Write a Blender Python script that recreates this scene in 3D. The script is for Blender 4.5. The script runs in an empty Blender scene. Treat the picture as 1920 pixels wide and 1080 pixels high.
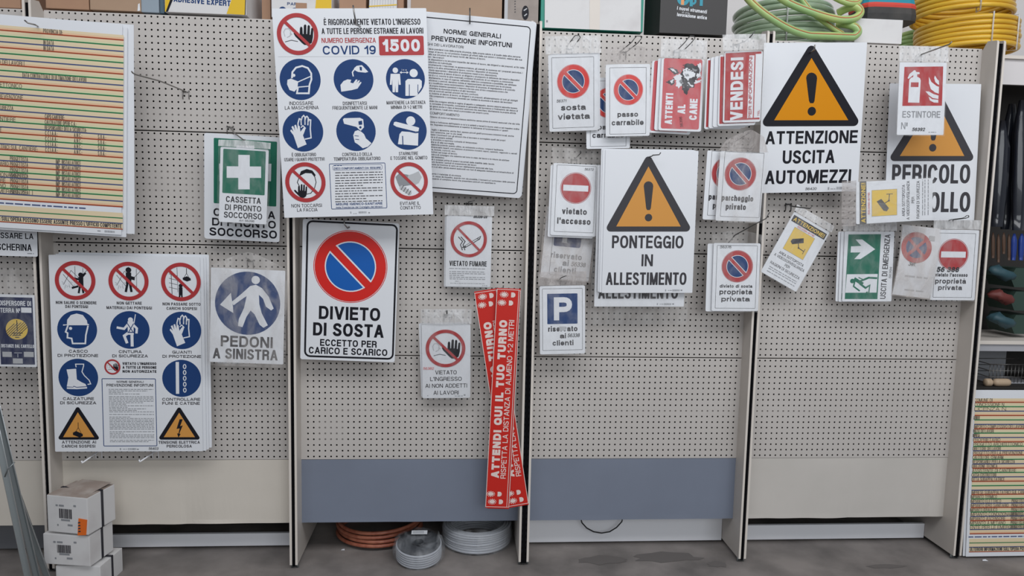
import bpy, bmesh, math, random
import numpy as np
from mathutils import Matrix, Vector
random.seed(7)
SC = bpy.context.scene
COL = SC.collection
PI = math.pi

# ------------------------------------------------------------------ camera
FPX = 1350.0                                   # focal length in pixels of the 1920 px frame
ZB = 0.455                                     # height of the lowest row of peg holes above the floor
CAM = np.array([-0.33372, -3.00734, 1.02602 + ZB])
YAW, PITCH, ROLL = 0.0753031, -0.0986687, 0.0220020
def basis():
    cy, sy, cp, sp = math.cos(YAW), math.sin(YAW), math.cos(PITCH), math.sin(PITCH)
    F = np.array([sy*cp, cy*cp, sp]); R = np.array([cy, -sy, 0.0]); U = np.cross(R, F)
    cr, sr = math.cos(ROLL), math.sin(ROLL)
    return R*cr + U*sr, U*cr - R*sr, F
CR, CU, CF = basis()
cam = bpy.data.cameras.new('camera'); cam.sensor_width = 36.0; cam.lens = FPX/1920*36.0
cam.clip_start = 0.05; cam.clip_end = 60
camo = bpy.data.objects.new('camera', cam); COL.objects.link(camo)
camo.matrix_world = Matrix(((CR[0], CU[0], -CF[0], CAM[0]), (CR[1], CU[1], -CF[1], CAM[1]), (CR[2], CU[2], -CF[2], CAM[2]), (0, 0, 0, 1)))
SC.camera = camo

# ------------------------------------------------------------------ light and exposure
w = bpy.data.worlds.new('world'); SC.world = w; w.use_nodes = True
w.node_tree.nodes['Background'].inputs[0].default_value = (0.86, 0.92, 1.0, 1)
w.node_tree.nodes['Background'].inputs[1].default_value = 0.235
def area(name, loc, target, sx, sy, power, col):
    l = bpy.data.lights.new(name, 'AREA'); l.shape = 'RECTANGLE'; l.size = sx; l.size_y = sy; l.energy = power; l.color = col
    o = bpy.data.objects.new(name, l); COL.objects.link(o); o.location = loc
    o.rotation_euler = (Vector(target) - Vector(loc)).to_track_quat('-Z', 'Y').to_euler()
    return o
area('ceiling_lamp_row', (0.5, -2.7, 4.1), (0.4, 0.0, 1.7), 6.0, 1.4, 106, (0.97, 0.98, 1.0))
area('entrance_daylight', (1.5, -7.0, 2.8), (0.3, 0.0, 1.6), 5.0, 2.6, 116, (0.93, 0.97, 1.0))
SC.view_settings.view_transform = 'Standard'; SC.view_settings.look = 'None'
SC.view_settings.gamma = 1.0; SC.view_settings.use_curve_mapping = False
SC.view_settings.exposure = 0.0

# ------------------------------------------------------------------ materials
MATS = {}
def mat(name, col, rough=0.5, metal=0.0, spec=0.4, noise=None, bump=None, coat=0.0):
    if name in MATS: return MATS[name]
    m = bpy.data.materials.new(name); m.use_nodes = True
    nt = m.node_tree; b = nt.nodes['Principled BSDF']
    b.inputs['Base Color'].default_value = (*col, 1); b.inputs['Roughness'].default_value = rough
    b.inputs['Metallic'].default_value = metal; b.inputs['Specular IOR Level'].default_value = spec
    b.inputs['Coat Weight'].default_value = coat
    tc = None
    if noise or bump:
        tc = nt.nodes.new('ShaderNodeTexCoord')
    if noise:                                   # (scale, other colour, low, high)
        sc, c2, lo, hi = noise
        n = nt.nodes.new('ShaderNodeTexNoise'); n.inputs['Scale'].default_value = sc; n.inputs['Detail'].default_value = 6
        nt.links.new(tc.outputs['Object'], n.inputs['Vector'])
        r = nt.nodes.new('ShaderNodeValToRGB'); r.color_ramp.elements[0].position = lo; r.color_ramp.elements[1].position = hi
        r.color_ramp.elements[0].color = (*col, 1); r.color_ramp.elements[1].color = (*c2, 1)
        nt.links.new(n.outputs['Fac'], r.inputs['Fac']); nt.links.new(r.outputs['Color'], b.inputs['Base Color'])
    if bump:
        sc, st = bump
        n = nt.nodes.new('ShaderNodeTexNoise'); n.inputs['Scale'].default_value = sc; n.inputs['Detail'].default_value = 5
        nt.links.new(tc.outputs['Object'], n.inputs['Vector'])
        bp = nt.nodes.new('ShaderNodeBump'); bp.inputs['Strength'].default_value = st; bp.inputs['Distance'].default_value = 0.01
        nt.links.new(n.outputs['Fac'], bp.inputs['Height']); nt.links.new(bp.outputs['Normal'], b.inputs['Normal'])
    MATS[name] = m; return m
def film(name, lo, hi, col=(0.8, 0.8, 0.8), scale=18, rough=0.22):
    """clear plastic film: mostly transparent, with a milky crinkled share and a glossy surface"""
    m = bpy.data.materials.new(name); m.use_nodes = True; nt = m.node_tree
    b = nt.nodes['Principled BSDF']; b.inputs['Base Color'].default_value = (*col, 1); b.inputs['Roughness'].default_value = rough
    b.inputs['Specular IOR Level'].default_value = 0.6
    tc = nt.nodes.new('ShaderNodeTexCoord'); n = nt.nodes.new('ShaderNodeTexNoise'); n.inputs['Scale'].default_value = scale
    n.inputs['Detail'].default_value = 5; n.inputs['Distortion'].default_value = 0.6
    mp = nt.nodes.new('ShaderNodeMapping'); mp.inputs['Scale'].default_value = (1.6, 0.7, 1)
    nt.links.new(tc.outputs['Object'], mp.inputs['Vector']); nt.links.new(mp.outputs['Vector'], n.inputs['Vector'])
    r = nt.nodes.new('ShaderNodeMapRange'); r.inputs['From Min'].default_value = 0.38; r.inputs['From Max'].default_value = 0.68
    r.inputs['To Min'].default_value = lo; r.inputs['To Max'].default_value = hi
    nt.links.new(n.outputs['Fac'], r.inputs['Value']); nt.links.new(r.outputs['Result'], b.inputs['Alpha'])
    bp = nt.nodes.new('ShaderNodeBump'); bp.inputs['Strength'].default_value = 0.9; bp.inputs['Distance'].default_value = 0.012
    nt.links.new(n.outputs['Fac'], bp.inputs['Height']); nt.links.new(bp.outputs['Normal'], b.inputs['Normal'])
    MATS[name] = m; return m
mat('white', (0.80, 0.82, 0.86), 0.35)
mat('white_edge', (0.72, 0.74, 0.78), 0.4)
mat('black', (0.012, 0.012, 0.018), 0.5, spec=.2)
mat('ink_grey', (0.060, 0.058, 0.066), 0.5, spec=.2)
mat('mid_grey', (0.28, 0.29, 0.31), 0.5)
mat('light_grey', (0.50, 0.51, 0.53), 0.5)
mat('sign_red', (0.70, 0.020, 0.014), 0.35)
mat('dark_red', (0.45, 0.040, 0.045), 0.4)
mat('rose_red', (0.58, 0.085, 0.10), 0.4)
mat('strip_red', (0.62, 0.020, 0.012), 0.4)
mat('strip_print', (0.85, 0.70, 0.66), 0.5)
mat('sign_blue', (0.006, 0.115, 0.46), 0.35)
mat('navy', (0.014, 0.052, 0.18), 0.5, spec=.25)
mat('deep_navy', (0.020, 0.028, 0.085), 0.4)
mat('orange', (0.70, 0.325, 0.075), 0.5, spec=.25)
mat('amber', (0.70, 0.265, 0.002), 0.5, spec=.2)
mat('yellow', (0.80, 0.56, 0.12), 0.45)
mat('green', (0.012, 0.16, 0.10), 0.4)
mat('pen_black', (0.015, 0.015, 0.02), 0.5)
mat('pen_red', (0.70, 0.10, 0.10), 0.5)
mat('stripe_peach', (0.84, 0.54, 0.34), 0.5)
mat('stripe_cream', (0.80, 0.66, 0.44), 0.5)
mat('stripe_mint', (0.70, 0.71, 0.44), 0.5)
mat('line_red', (0.38, 0.065, 0.025), 0.5)
mat('line_green', (0.02, 0.20, 0.075), 0.5)
mat('line_blue', (0.075, 0.10, 0.22), 0.5)
mat('peg_cream', (0.585, 0.55, 0.52), 0.5, noise=(2.2, (0.54, 0.505, 0.478), 0.35, 0.7))
mat('side_cream', (0.60, 0.555, 0.51), 0.5, noise=(5, (0.55, 0.505, 0.46), 0.4, 0.75))
mat('edge_cream', (0.74, 0.68, 0.62), 0.5)
mat('slate_blue', (0.212, 0.242, 0.312), 0.5, noise=(3, (0.195, 0.222, 0.285), 0.4, 0.7))
mat('panel_cream', (0.72, 0.665, 0.59), 0.5, noise=(3, (0.66, 0.61, 0.54), 0.4, 0.7))
mat('kick_white', (0.88, 0.89, 0.93), 0.45)
mat('kick_grey', (0.16, 0.165, 0.18), 0.5)
mat('channel_shade', (0.24, 0.22, 0.205), 0.6)
mat('fade_grey', (0.13, 0.125, 0.12), 0.5)
mat('form_ink', (0.16, 0.13, 0.10), 0.5)
mat('zinc_glint', (0.62, 0.65, 0.66), 0.3, metal=0.8)
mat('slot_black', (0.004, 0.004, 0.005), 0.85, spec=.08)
mat('wire', (0.30, 0.29, 0.28), 0.35, metal=0.9)
mat('wire_dark', (0.10, 0.10, 0.10), 0.4, metal=0.7)
mat('zinc', (0.30, 0.33, 0.34), 0.42, metal=0.8)
mat('wall_white', (0.72, 0.69, 0.69), 0.7)
mat('concrete', (0.31, 0.278, 0.262), 0.7, noise=(4.2, (0.165, 0.150, 0.142), 0.36, 0.68), bump=(22, 0.15))
mat('floor_mark', (0.16, 0.145, 0.138), 0.8)
mat('panel_stone', (0.63, 0.595, 0.555), 0.5, noise=(3, (0.58, 0.55, 0.51), 0.4, 0.7))
mat('kraft', (0.42, 0.25, 0.16), 0.7, noise=(7, (0.37, 0.215, 0.14), 0.4, 0.7))
mat('kraft_light', (0.42, 0.285, 0.195), 0.7, noise=(6, (0.38, 0.255, 0.175), 0.4, 0.7))
mat('board_grey', (0.36, 0.31, 0.28), 0.75, noise=(16, (0.29, 0.25, 0.225), 0.4, 0.7))
mat('carton_white', (0.72, 0.71, 0.71), 0.6, noise=(9, (0.64, 0.62, 0.62), 0.5, 0.75))
mat('carton_brown', (0.36, 0.29, 0.25), 0.8, noise=(14, (0.48, 0.42, 0.38), 0.4, 0.65))
mat('strap_black', (0.03, 0.03, 0.04), 0.5)
mat('sticker_orange', (0.85, 0.17, 0.02), 0.5)
mat('box_yellow', (0.78, 0.50, 0.02), 0.45)
mat('box_blue_grey', (0.30, 0.36, 0.42), 0.5)
mat('box_teal_dark', (0.08, 0.14, 0.19), 0.5)
mat('lid_green', (0.02, 0.27, 0.20), 0.4)
mat('box_black', (0.045, 0.042, 0.042), 0.5)
mat('box_black_side', (0.012, 0.012, 0.016), 0.5)
mat('logo_teal', (0.03, 0.30, 0.40), 0.45)
mat('logo_orange', (0.75, 0.32, 0.12), 0.45)
mat('hose_green', (0.36, 0.56, 0.23), 0.3, noise=(5, (0.50, 0.62, 0.22), 0.45, 0.6), coat=0.3)
mat('hose_green_pale', (0.30, 0.40, 0.27), 0.25, noise=(7, (0.40, 0.50, 0.36), 0.4, 0.65), coat=0.4)
mat('hose_stripe', (0.55, 0.20, 0.08), 0.4)
mat('hose_yellow', (0.76, 0.47, 0.045), 0.32, noise=(6, (0.64, 0.36, 0.03), 0.4, 0.7), coat=0.2)
mat('bag_teal', (0.02, 0.26, 0.36), 0.6)
mat('bag_red', (0.65, 0.07, 0.05), 0.6)
mat('bag_black', (0.03, 0.03, 0.03), 0.6, noise=(8, (0.07, 0.065, 0.06), 0.45, 0.7))
mat('copper', (0.42, 0.15, 0.09), 0.4, noise=(30, (0.30, 0.085, 0.05), 0.4, 0.65))
mat('cable_grey', (0.44, 0.46, 0.50), 0.4)
mat('cable_dark', (0.055, 0.06, 0.068), 0.45)
mat('cord_black', (0.01, 0.01, 0.012), 0.5)
mat('pack_black', (0.012, 0.014, 0.022), 0.25, coat=0.6)
mat('pack_blue', (0.02, 0.05, 0.26), 0.35)
mat('pack_brown', (0.10, 0.055, 0.035), 0.5)
mat('bin_green', (0.035, 0.065, 0.052), 0.5)
mat('glove_red', (0.15, 0.035, 0.03), 0.5)
mat('glove_teal', (0.035, 0.085, 0.105), 0.5)
mat('handle_wood', (0.52, 0.39, 0.27), 0.5)
mat('shelf_dark', (0.03, 0.027, 0.025), 0.7)
mat('shelf_metal', (0.42, 0.42, 0.45), 0.45)
film('film_clear', 0.03, 0.16)
film('film_header', 0.42, 0.85, (0.78, 0.78, 0.79), 22)
film('film_milky', 0.08, 0.36, (0.74, 0.71, 0.69), 14)
film('film_brown', 0.42, 0.76, (0.46, 0.42, 0.405), 16)
film('film_tan', 0.22, 0.50, (0.70, 0.64, 0.60), 15)
film('film_wrap', 0.02, 0.30, (0.72, 0.74, 0.78), 12, 0.15)

# ------------------------------------------------------------------ objects
def tag(o, label=None, cat=None, group=None, kind=None):
    if label: o['label'] = label
    if cat: o['category'] = cat
    if group: o['group'] = group
    if kind: o['kind'] = kind
    return o
def empty(name, loc=(0, 0, 0), label=None, cat=None, group=None):
    o = bpy.data.objects.new(name, None); COL.objects.link(o); o.location = loc; o.empty_display_size = 0.05
    return tag(o, label, cat, group)
class MB:
    """collects vertices and faces (with a material each) into ONE mesh object"""
    def __init__(s): s.v = []; s.f = []; s.m = []; s.mats = []; s.smooth = []
    def mi(s, m):
        if m not in s.mats: s.mats.append(m)
        return s.mats.index(m)
    def add(s, vs, fs, m, smooth=False):
        b = len(s.v); k = s.mi(m); s.v += [tuple(map(float, p)) for p in vs]
        for f in fs: s.f.append([i+b for i in f]); s.m.append(k); s.smooth.append(smooth)
    def box(s, a, b, m, bev=0.0):
        (x0, y0, z0), (x1, y1, z1) = a, b
        if bev <= 0:
            vs = [(x, y, z) for z in (z0, z1) for y in (y0, y1) for x in (x0, x1)]
            s.add(vs, [(0, 2, 3, 1), (4, 5, 7, 6), (0, 1, 5, 4), (2, 6, 7, 3), (0, 4, 6, 2), (1, 3, 7, 5)], m)
        else:
            bm = bmesh.new(); bmesh.ops.create_cube(bm, size=1)
            for v in bm.verts: v.co = Vector(((x0+x1)/2+v.co.x*(x1-x0), (y0+y1)/2+v.co.y*(y1-y0), (z0+z1)/2+v.co.z*(z1-z0)))
            bmesh.ops.bevel(bm, geom=bm.edges[:], offset=bev, segments=2, affect='EDGES', profile=0.7)
            bm.verts.index_update(); s.add([v.co for v in bm.verts], [[v.index for v in f.verts] for f in bm.faces], m); bm.free()
    def tube(s, pts, r, m, n=8, closed=False, caps=True):
        P = [np.array(p, float) for p in pts]; N = len(P); vs = []; fs = []; up = None
        for i in range(N):
            a = P[i-1] if (i > 0 or closed) else P[i]; c = P[(i+1) % N] if (i < N-1 or closed) else P[i]
            t = c-a; t /= np.linalg.norm(t)+1e-12
            if up is None:
                up = np.array([0, 0, 1.0]) if abs(t[2]) < 0.9 else np.array([1.0, 0, 0])
            up = up-t*(up@t); up /= np.linalg.norm(up)+1e-12; sd = np.cross(t, up)
            rr = r[i] if hasattr(r, '__len__') else r
            for k in range(n):
                an = 2*PI*k/n; vs.append(P[i]+(up*math.cos(an)+sd*math.sin(an))*rr)
        for i in range(N if closed else N-1):
            j = (i+1) % N
            for k in range(n): fs.append((i*n+k, i*n+(k+1) % n, j*n+(k+1) % n, j*n+k))
        if not closed and caps: fs += [list(range(n))[::-1], [(N-1)*n+k for k in range(n)]]
        s.add(vs, fs, m, True)
    def prism(s, pts, d, m):
        """polygon pts (3-D) pushed along d"""
        n = len(pts); d = np.array(d); vs = [np.array(p, float) for p in pts]; vs += [p+d for p in vs]
        s.add(vs, [list(range(n))[::-1], list(range(n, 2*n))]+[(i, (i+1) % n, n+(i+1) % n, n+i) for i in range(n)], m)
    def mesh(s, name):
        me = bpy.data.meshes.new(name); me.from_pydata(s.v, [], s.f)
        for m in s.mats: me.materials.append(MATS[m])
        me.polygons.foreach_set('material_index', s.m); me.polygons.foreach_set('use_smooth', s.smooth); me.update()
        return me
    def build(s, name, parent=None, label=None):
        o = bpy.data.objects.new(name, s.mesh(name)); COL.objects.link(o)
        if parent is not None: o.parent = parent
        if label: o['label'] = label
        return o
def copy_tree(o, parent=None, skip=()):
    c = o.copy(); COL.objects.link(c)
    if parent is not None: c.parent = parent
    for ch in list(o.children):
        if ch.name.split('.')[0] not in skip: copy_tree(ch, c, skip)
    return c
def at(px, py, Y):
    """the point at depth Y on the line of sight through a spot of the photograph"""
    d = CF + CR*(px-960)/FPX - CU*(py-540)/FPX
    return CAM + d*(Y-CAM[1])/d[1]
def atz(px, py, Z):
    d = CF + CR*(px-960)/FPX - CU*(py-540)/FPX
    return CAM + d*(Z-CAM[2])/d[2]
# ------------------------------------------------------------------ lettering (drawn stroke by stroke)
def arc(cx, cy, rx, ry, a0, a1, n=10, e=2.35):
    out = []
    for i in range(n+1):
        a = math.radians(a0+(a1-a0)*i/n); c, s = math.cos(a), math.sin(a)
        out.append((cx+rx*math.copysign(abs(c)**(2/e), c), cy+ry*math.copysign(abs(s)**(2/e), s)))
    return out
# glyph: (advance width, strokes); a list is a centre line (0..1 between the stroke centres), a 4-tuple a slanted bar
X = .70                                         # height of the small letters
def xb(pts): return [(x, y*X) for x, y in pts]
G = {
 'A': (.70, [(0, 0, .5, 1), (1, 0, .5, 1), [(.22, .28), (.78, .28)]]),
 'B': (.62, [[(0, 0), (0, 1)], [(0, 1), (.55, 1)]+arc(.55, .77, .38, .23, 90, -90, 6)+[(0, .54)], [(0, .54), (.58, .54)]+arc(.58, .27, .42, .27, 90, -90, 6)+[(0, 0)]]),
 'C': (.66, [arc(.5, .5, .5, .5, 38, 322, 16)]),
 'D': (.66, [[(0, 0), (0, 1)], [(0, 1), (.45, 1)]+arc(.45, .5, .55, .5, 90, -90, 10)+[(0, 0)]]),
 'E': (.57, [[(0, 0), (0, 1)], [(0, 1), (1, 1)], [(0, .52), (.92, .52)], [(0, 0), (1, 0)]]),
 'F': (.54, [[(0, 0), (0, 1)], [(0, 1), (1, 1)], [(0, .50), (.88, .50)]]),
 'G': (.70, [arc(.5, .5, .5, .5, 42, 318, 16), [(.55, .44), (1, .44), (1, 0)]]),
 'H': (.66, [[(0, 0), (0, 1)], [(1, 0), (1, 1)], [(0, .52), (1, .52)]]),
 'I': (0, [[(.5, 0), (.5, 1)]]),
 'J': (.52, [[(1, 1), (1, .28)]+arc(.5, .28, .5, .28, 0, -180, 8)]),
 'K': (.66, [[(0, 0), (0, 1)], (.08, .36, 1, 1), (.36, .58, 1, 0)]),
 'L': (.52, [[(0, 0), (0, 1)], [(0, 0), (1, 0)]]),
 'M': (.80, [[(0, 0), (0, 1)], [(1, 0), (1, 1)], (.5, 0, .04, 1), (.5, 0, .96, 1)]),
 'N': (.66, [[(0, 0), (0, 1)], [(1, 0), (1, 1)], (.98, 0, .02, 1)]),
 'O': (.70, [arc(.5, .5, .5, .5, 0, 360, 22)]),
 'P': (.60, [[(0, 0), (0, 1)], [(0, 1), (.55, 1)]+arc(.55, .73, .45, .27, 90, -90, 8)+[(0, .46)]]),
 'Q': (.70, [arc(.5, .5, .5, .5, 0, 360, 22), (.58, .26, 1.02, -.06)]),
 'R': (.64, [[(0, 0), (0, 1)], [(0, 1), (.55, 1)]+arc(.55, .74, .43, .26, 90, -90, 8)+[(0, .48)], [(.5, .48)]+arc(.62, .28, .34, .2, 90, 0, 5)+[(.98, 0)]]),
 'S': (.62, [arc(.5, .755, .46, .245, 25, 180, 8)+[(.08, .66), (.3, .56), (.7, .46), (.96, .34)]+arc(.5, .255, .5, .255, 0, -160, 9)]),
 'T': (.60, [[(0, 1), (1, 1)], [(.5, 0), (.5, 1)]]),
 'U': (.66, [[(0, 1), (0, .34)]+arc(.5, .34, .5, .34, 180, 360, 10)+[(1, 1)]]),
 'V': (.68, [(0, 1, .5, 0), (1, 1, .5, 0)]),
 'W': (.96, [(0, 1, .25, 0), (.5, 1, .25, 0), (.5, 1, .75, 0), (1, 1, .75, 0)]),
 'X': (.66, [(0, 0, 1, 1), (1, 0, 0, 1)]),
 'Y': (.66, [(0, 1, .5, .42), (1, 1, .5, .42), [(.5, 0), (.5, .45)]]),
 'Z': (.60, [[(0, 1), (1, 1)], [(0, 0), (1, 0)], (.02, .04, .98, .96)]),
 '0': (.56, [arc(.5, .5, .5, .5, 0, 360, 20)]),
 '1': (.34, [[(1, 0), (1, 1)], [(.0, .72), (.5, .80), (.9, .98)]]),
 '2': (.56, [arc(.5, .72, .48, .28, 165, -20, 9)+[(.8, .46), (.15, .14), (0, 0), (1, 0)]]),
 '3': (.56, [arc(.48, .76, .46, .24, 155, -90, 9), arc(.48, .26, .52, .26, 90, -155, 10)]),
 '4': (.58, [[(.78, 0), (.78, 1)], [(0, .26), (1, .26)], (0, .26, .74, 1)]),
 '5': (.56, [[(.95, 1), (.12, 1), (.05, .5)]+arc(.48, .32, .52, .32, 125, -155, 11)]),
 '6': (.56, [arc(.5, .31, .5, .31, 0, 360, 14), arc(.55, .5, .55, .5, 60, 180, 7)+[(0, .3)]]),
 '7': (.54, [[(0, 1), (1, 1)], (.3, 0, .98, .96)]),
 '8': (.56, [arc(.5, .76, .43, .24, 0, 360, 14), arc(.5, .26, .5, .26, 0, 360, 14)]),
 '9': (.56, [arc(.5, .69, .5, .31, 0, 360, 14), [(1, .7)]+arc(.45, .5, .55, .5, 0, -120, 7)]),
 '!': (0, [[(.5, .38), (.5, 1)], [(.5, 0), (.5, .03)]]),
 "'": (0, [[(.5, .78), (.5, 1)]]), '.': (0, [[(.5, 0), (.5, .02)]]), ',': (0, [[(.5, -.10), (.5, .02)]]),
 ':': (0, [[(.5, 0), (.5, .02)], [(.5, .5), (.5, .52)]]), '-': (.30, [[(0, .4), (1, .4)]]), '/': (.4, [(0, 0, 1, 1)]),
 '(': (.16, [arc(1, .5, 1, .6, 110, 250, 6)]), ')': (.16, [arc(0, .5, 1, .6, 70, -70, 6)]),
 '^': (.26, [arc(.5, .82, .5, .17, 0, 360, 10), [(0, .5), (1, .5)]]),
 'a': (.50, [xb(arc(.5, .76, .48, .24, 160, 0, 7)+[(1, .12), (1.06, 0)]), xb([(1, .58), (.4, .54)]+arc(.36, .27, .36, .27, 90, 270, 7)+[(.6, .03), (1, .26)])]),
 'b': (.54, [[(0, 0), (0, 1)], xb(arc(.5, .5, .5, .5, 0, 360, 16))]),
 'c': (.48, [xb(arc(.5, .5, .5, .5, 42, 318, 12))]),
 'd': (.54, [[(1, 0), (1, 1)], xb(arc(.5, .5, .5, .5, 0, 360, 16))]),
 'e': (.50, [xb([(.04, .48), (1, .48)]+arc(.5, .5, .5, .5, 0, 318, 14))]),
 'f': (.28, [[(.42, 0), (.42, .8), (.6, 1), (1, 1)], [(0, X), (1, X)]]),
 'g': (.54, [xb(arc(.5, .5, .5, .5, 0, 360, 16)), [(1, X), (1, -.08)]+arc(.5, -.08, .5, .19, 0, -155, 7)]),
 'h': (.52, [[(0, 0), (0, 1)], xb([(0, .6)]+arc(.5, .6, .5, .4, 180, 0, 8)+[(1, 0)])]),
 'i': (0, [[(.5, 0), (.5, X)], [(.5, 1.06), (.5, 1.08)]]), 'l': (0, [[(.5, 0), (.5, 1)]]),
 'm': (.82, [xb([(0, 0), (0, 1)]), xb([(0, .62)]+arc(.25, .62, .25, .38, 180, 0, 7)+[(.5, 0)]), xb([(.5, .62)]+arc(.75, .62, .25, .38, 180, 0, 7)+[(1, 0)])]),
 'n': (.52, [xb([(0, 0), (0, 1)]), xb([(0, .6)]+arc(.5, .6, .5, .4, 180, 0, 8)+[(1, 0)])]),
 'o': (.54, [xb(arc(.5, .5, .5, .5, 0, 360, 18))]),
 'p': (.54, [[(0, -.27), (0, X)], xb(arc(.5, .5, .5, .5, 0, 360, 16))]),
 'q': (.54, [[(1, -.27), (1, X)], xb(arc(.5, .5, .5, .5, 0, 360, 16))]),
 'r': (.28, [xb([(0, 0), (0, 1)]), xb([(0, .6)]+arc(.8, .6, .8, .4, 180, 80, 6))]),
 's': (.46, [xb(arc(.5, .76, .46, .24, 25, 180, 7)+[(.1, .66), (.35, .56), (.7, .46), (.94, .36)]+arc(.5, .25, .5, .25, 0, -160, 8))]),
 't': (.28, [[(.42, .94), (.42, .2)]+arc(.75, .16, .33, .16, 180, 270, 4)+[(1, 0)], [(0, X), (1, X)]]),
 'u': (.52, [xb([(0, 1), (0, .4)]+arc(.5, .4, .5, .4, 180, 360, 8)), xb([(1, 0), (1, 1)])]),
 'v': (.50, [(0, X, .5, 0), (1, X, .5, 0)]), 'z': (.44, [xb([(0, 1), (1, 1)]), xb([(0, 0), (1, 0)]), (.02, .02, .98, X-.02)]),
}
ACC = {'È': 'E', 'À': 'A', 'à': 'a', 'ù': 'u', 'è': 'e', 'ò': 'o', 'ì': 'i'}
def stroke_quads(pts, t, square=True):
    """a centre line given thickness t: list of quads; the ends are square and reach t/2 beyond"""
    P = [np.array(p, float) for p in pts]
    P = [P[0]]+[P[i] for i in range(1, len(P)) if np.linalg.norm(P[i]-P[i-1]) > 1e-9]
    if len(P) < 2: return []
    closed = np.linalg.norm(P[0]-P[-1]) < 1e-7 and len(P) > 3
    if closed: P = P[:-1]
    N = len(P); L = []; R = []
    for i in range(N):
        a = P[i-1] if (i > 0 or closed) else None; c = P[(i+1) % N] if (i < N-1 or closed) else None
        d1 = (P[i]-a)/np.linalg.norm(P[i]-a) if a is not None else None
        d2 = (c-P[i])/np.linalg.norm(c-P[i]) if c is not None else None
        p = P[i]
        if d1 is None: d = d2; k = 1; p = p-d*(t/2 if square else 0)
        elif d2 is None: d = d1; k = 1; p = p+d*(t/2 if square else 0)
        else:
            d = d1+d2; nn = np.linalg.norm(d)
            if nn < .3: d = d1; k = 1
            else: d = d/nn; k = min(1.5, 1/max(.4, nn/2))
        n = np.array((-d[1], d[0]))*t/2*k
        L.append(p+n); R.append(p-n)
    return [(L[i], L[(i+1) % N], R[(i+1) % N], R[i]) for i in range(N if closed else N-1)]
def glyph_quads(ch, x, h, t, sx):
    """one character from pen position x: (quads, advance)"""
    acc = ACC.get(ch); base = acc or ch
    if base not in G: return [], .3*h*sx
    wd, strokes = G[base]; W = wd*h*sx; inner = max(W-t, 0) if wd else 0
    out = []
    fx = lambda u: x+t/2+u*inner if wd else x+t/2
    fy = lambda v: t/2+v*(h-t)
    for s in strokes:
        if isinstance(s, tuple):
            x0, y0, x1, y1 = s; a, b = fx(x0), fx(x1); ya = fy(y0)-t/2*(1 if y0 <= y1 else -1)*(1 if y0 in (0, 1, X) else 0); yb = fy(y1)+t/2*(1 if y0 <= y1 else -1)*(1 if y1 in (0, 1, X) else 0)
            th = t*min(1.5, math.hypot(b-a, yb-ya)/max(abs(yb-ya), 1e-9))/2
            out.append((np.array((a-th, ya)), np.array((a+th, ya)), np.array((b+th, yb)), np.array((b-th, yb))))
        else: out += stroke_quads([(fx(u), fy(v)) for u, v in s], t)
    if acc:
        cxm = x+max(W, t)/2
        out.append((np.array((cxm-.16*h, h*1.24)), np.array((cxm-.02*h, h*1.24)), np.array((cxm+.10*h, h*1.07)), np.array((cxm+.01*h, h*1.07))) if ch.isupper() else
                   (np.array((cxm-.16*h, h*1.06)), np.array((cxm-.02*h, h*1.06)), np.array((cxm+.10*h, h*.86)), np.array((cxm-.01*h, h*.86))))
    return out, (W if wd else t)
def text_width(s, h, t, sx, gap):
    wsum = 0
    for i, ch in enumerate(s):
        if ch == ' ': wsum += .26*h*sx
        else:
            b = ACC.get(ch, ch); wd = G[b][0] if b in G else .3
            wsum += wd*h*sx if wd else t
        if i < len(s)-1: wsum += gap
    return wsum
def text_quads(s, h, wt, width=None):
    """quads of a line of lettering, centred on x = 0 with its baseline at y = 0"""
    t = wt*h
    lo, hi = .2, 4.0
    if width:
        for _ in range(22):
            m = (lo+hi)/2
            if text_width(s, h, t, m, (.06*h+.2*t)*min(1.4, max(.45, m))) < width: lo = m
            else: hi = m
        sx = (lo+hi)/2
    else: sx = 1.0
    gap = (.06*h+.2*t)*min(1.4, max(.45, sx)); tot = text_width(s, h, t, sx, gap)
    x = -tot/2; out = []
    for ch in s:
        if ch == ' ': x += .26*h*sx+gap; continue
        q, adv = glyph_quads(ch, x, h, t, sx); out += q; x += adv+gap
    return out

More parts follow.
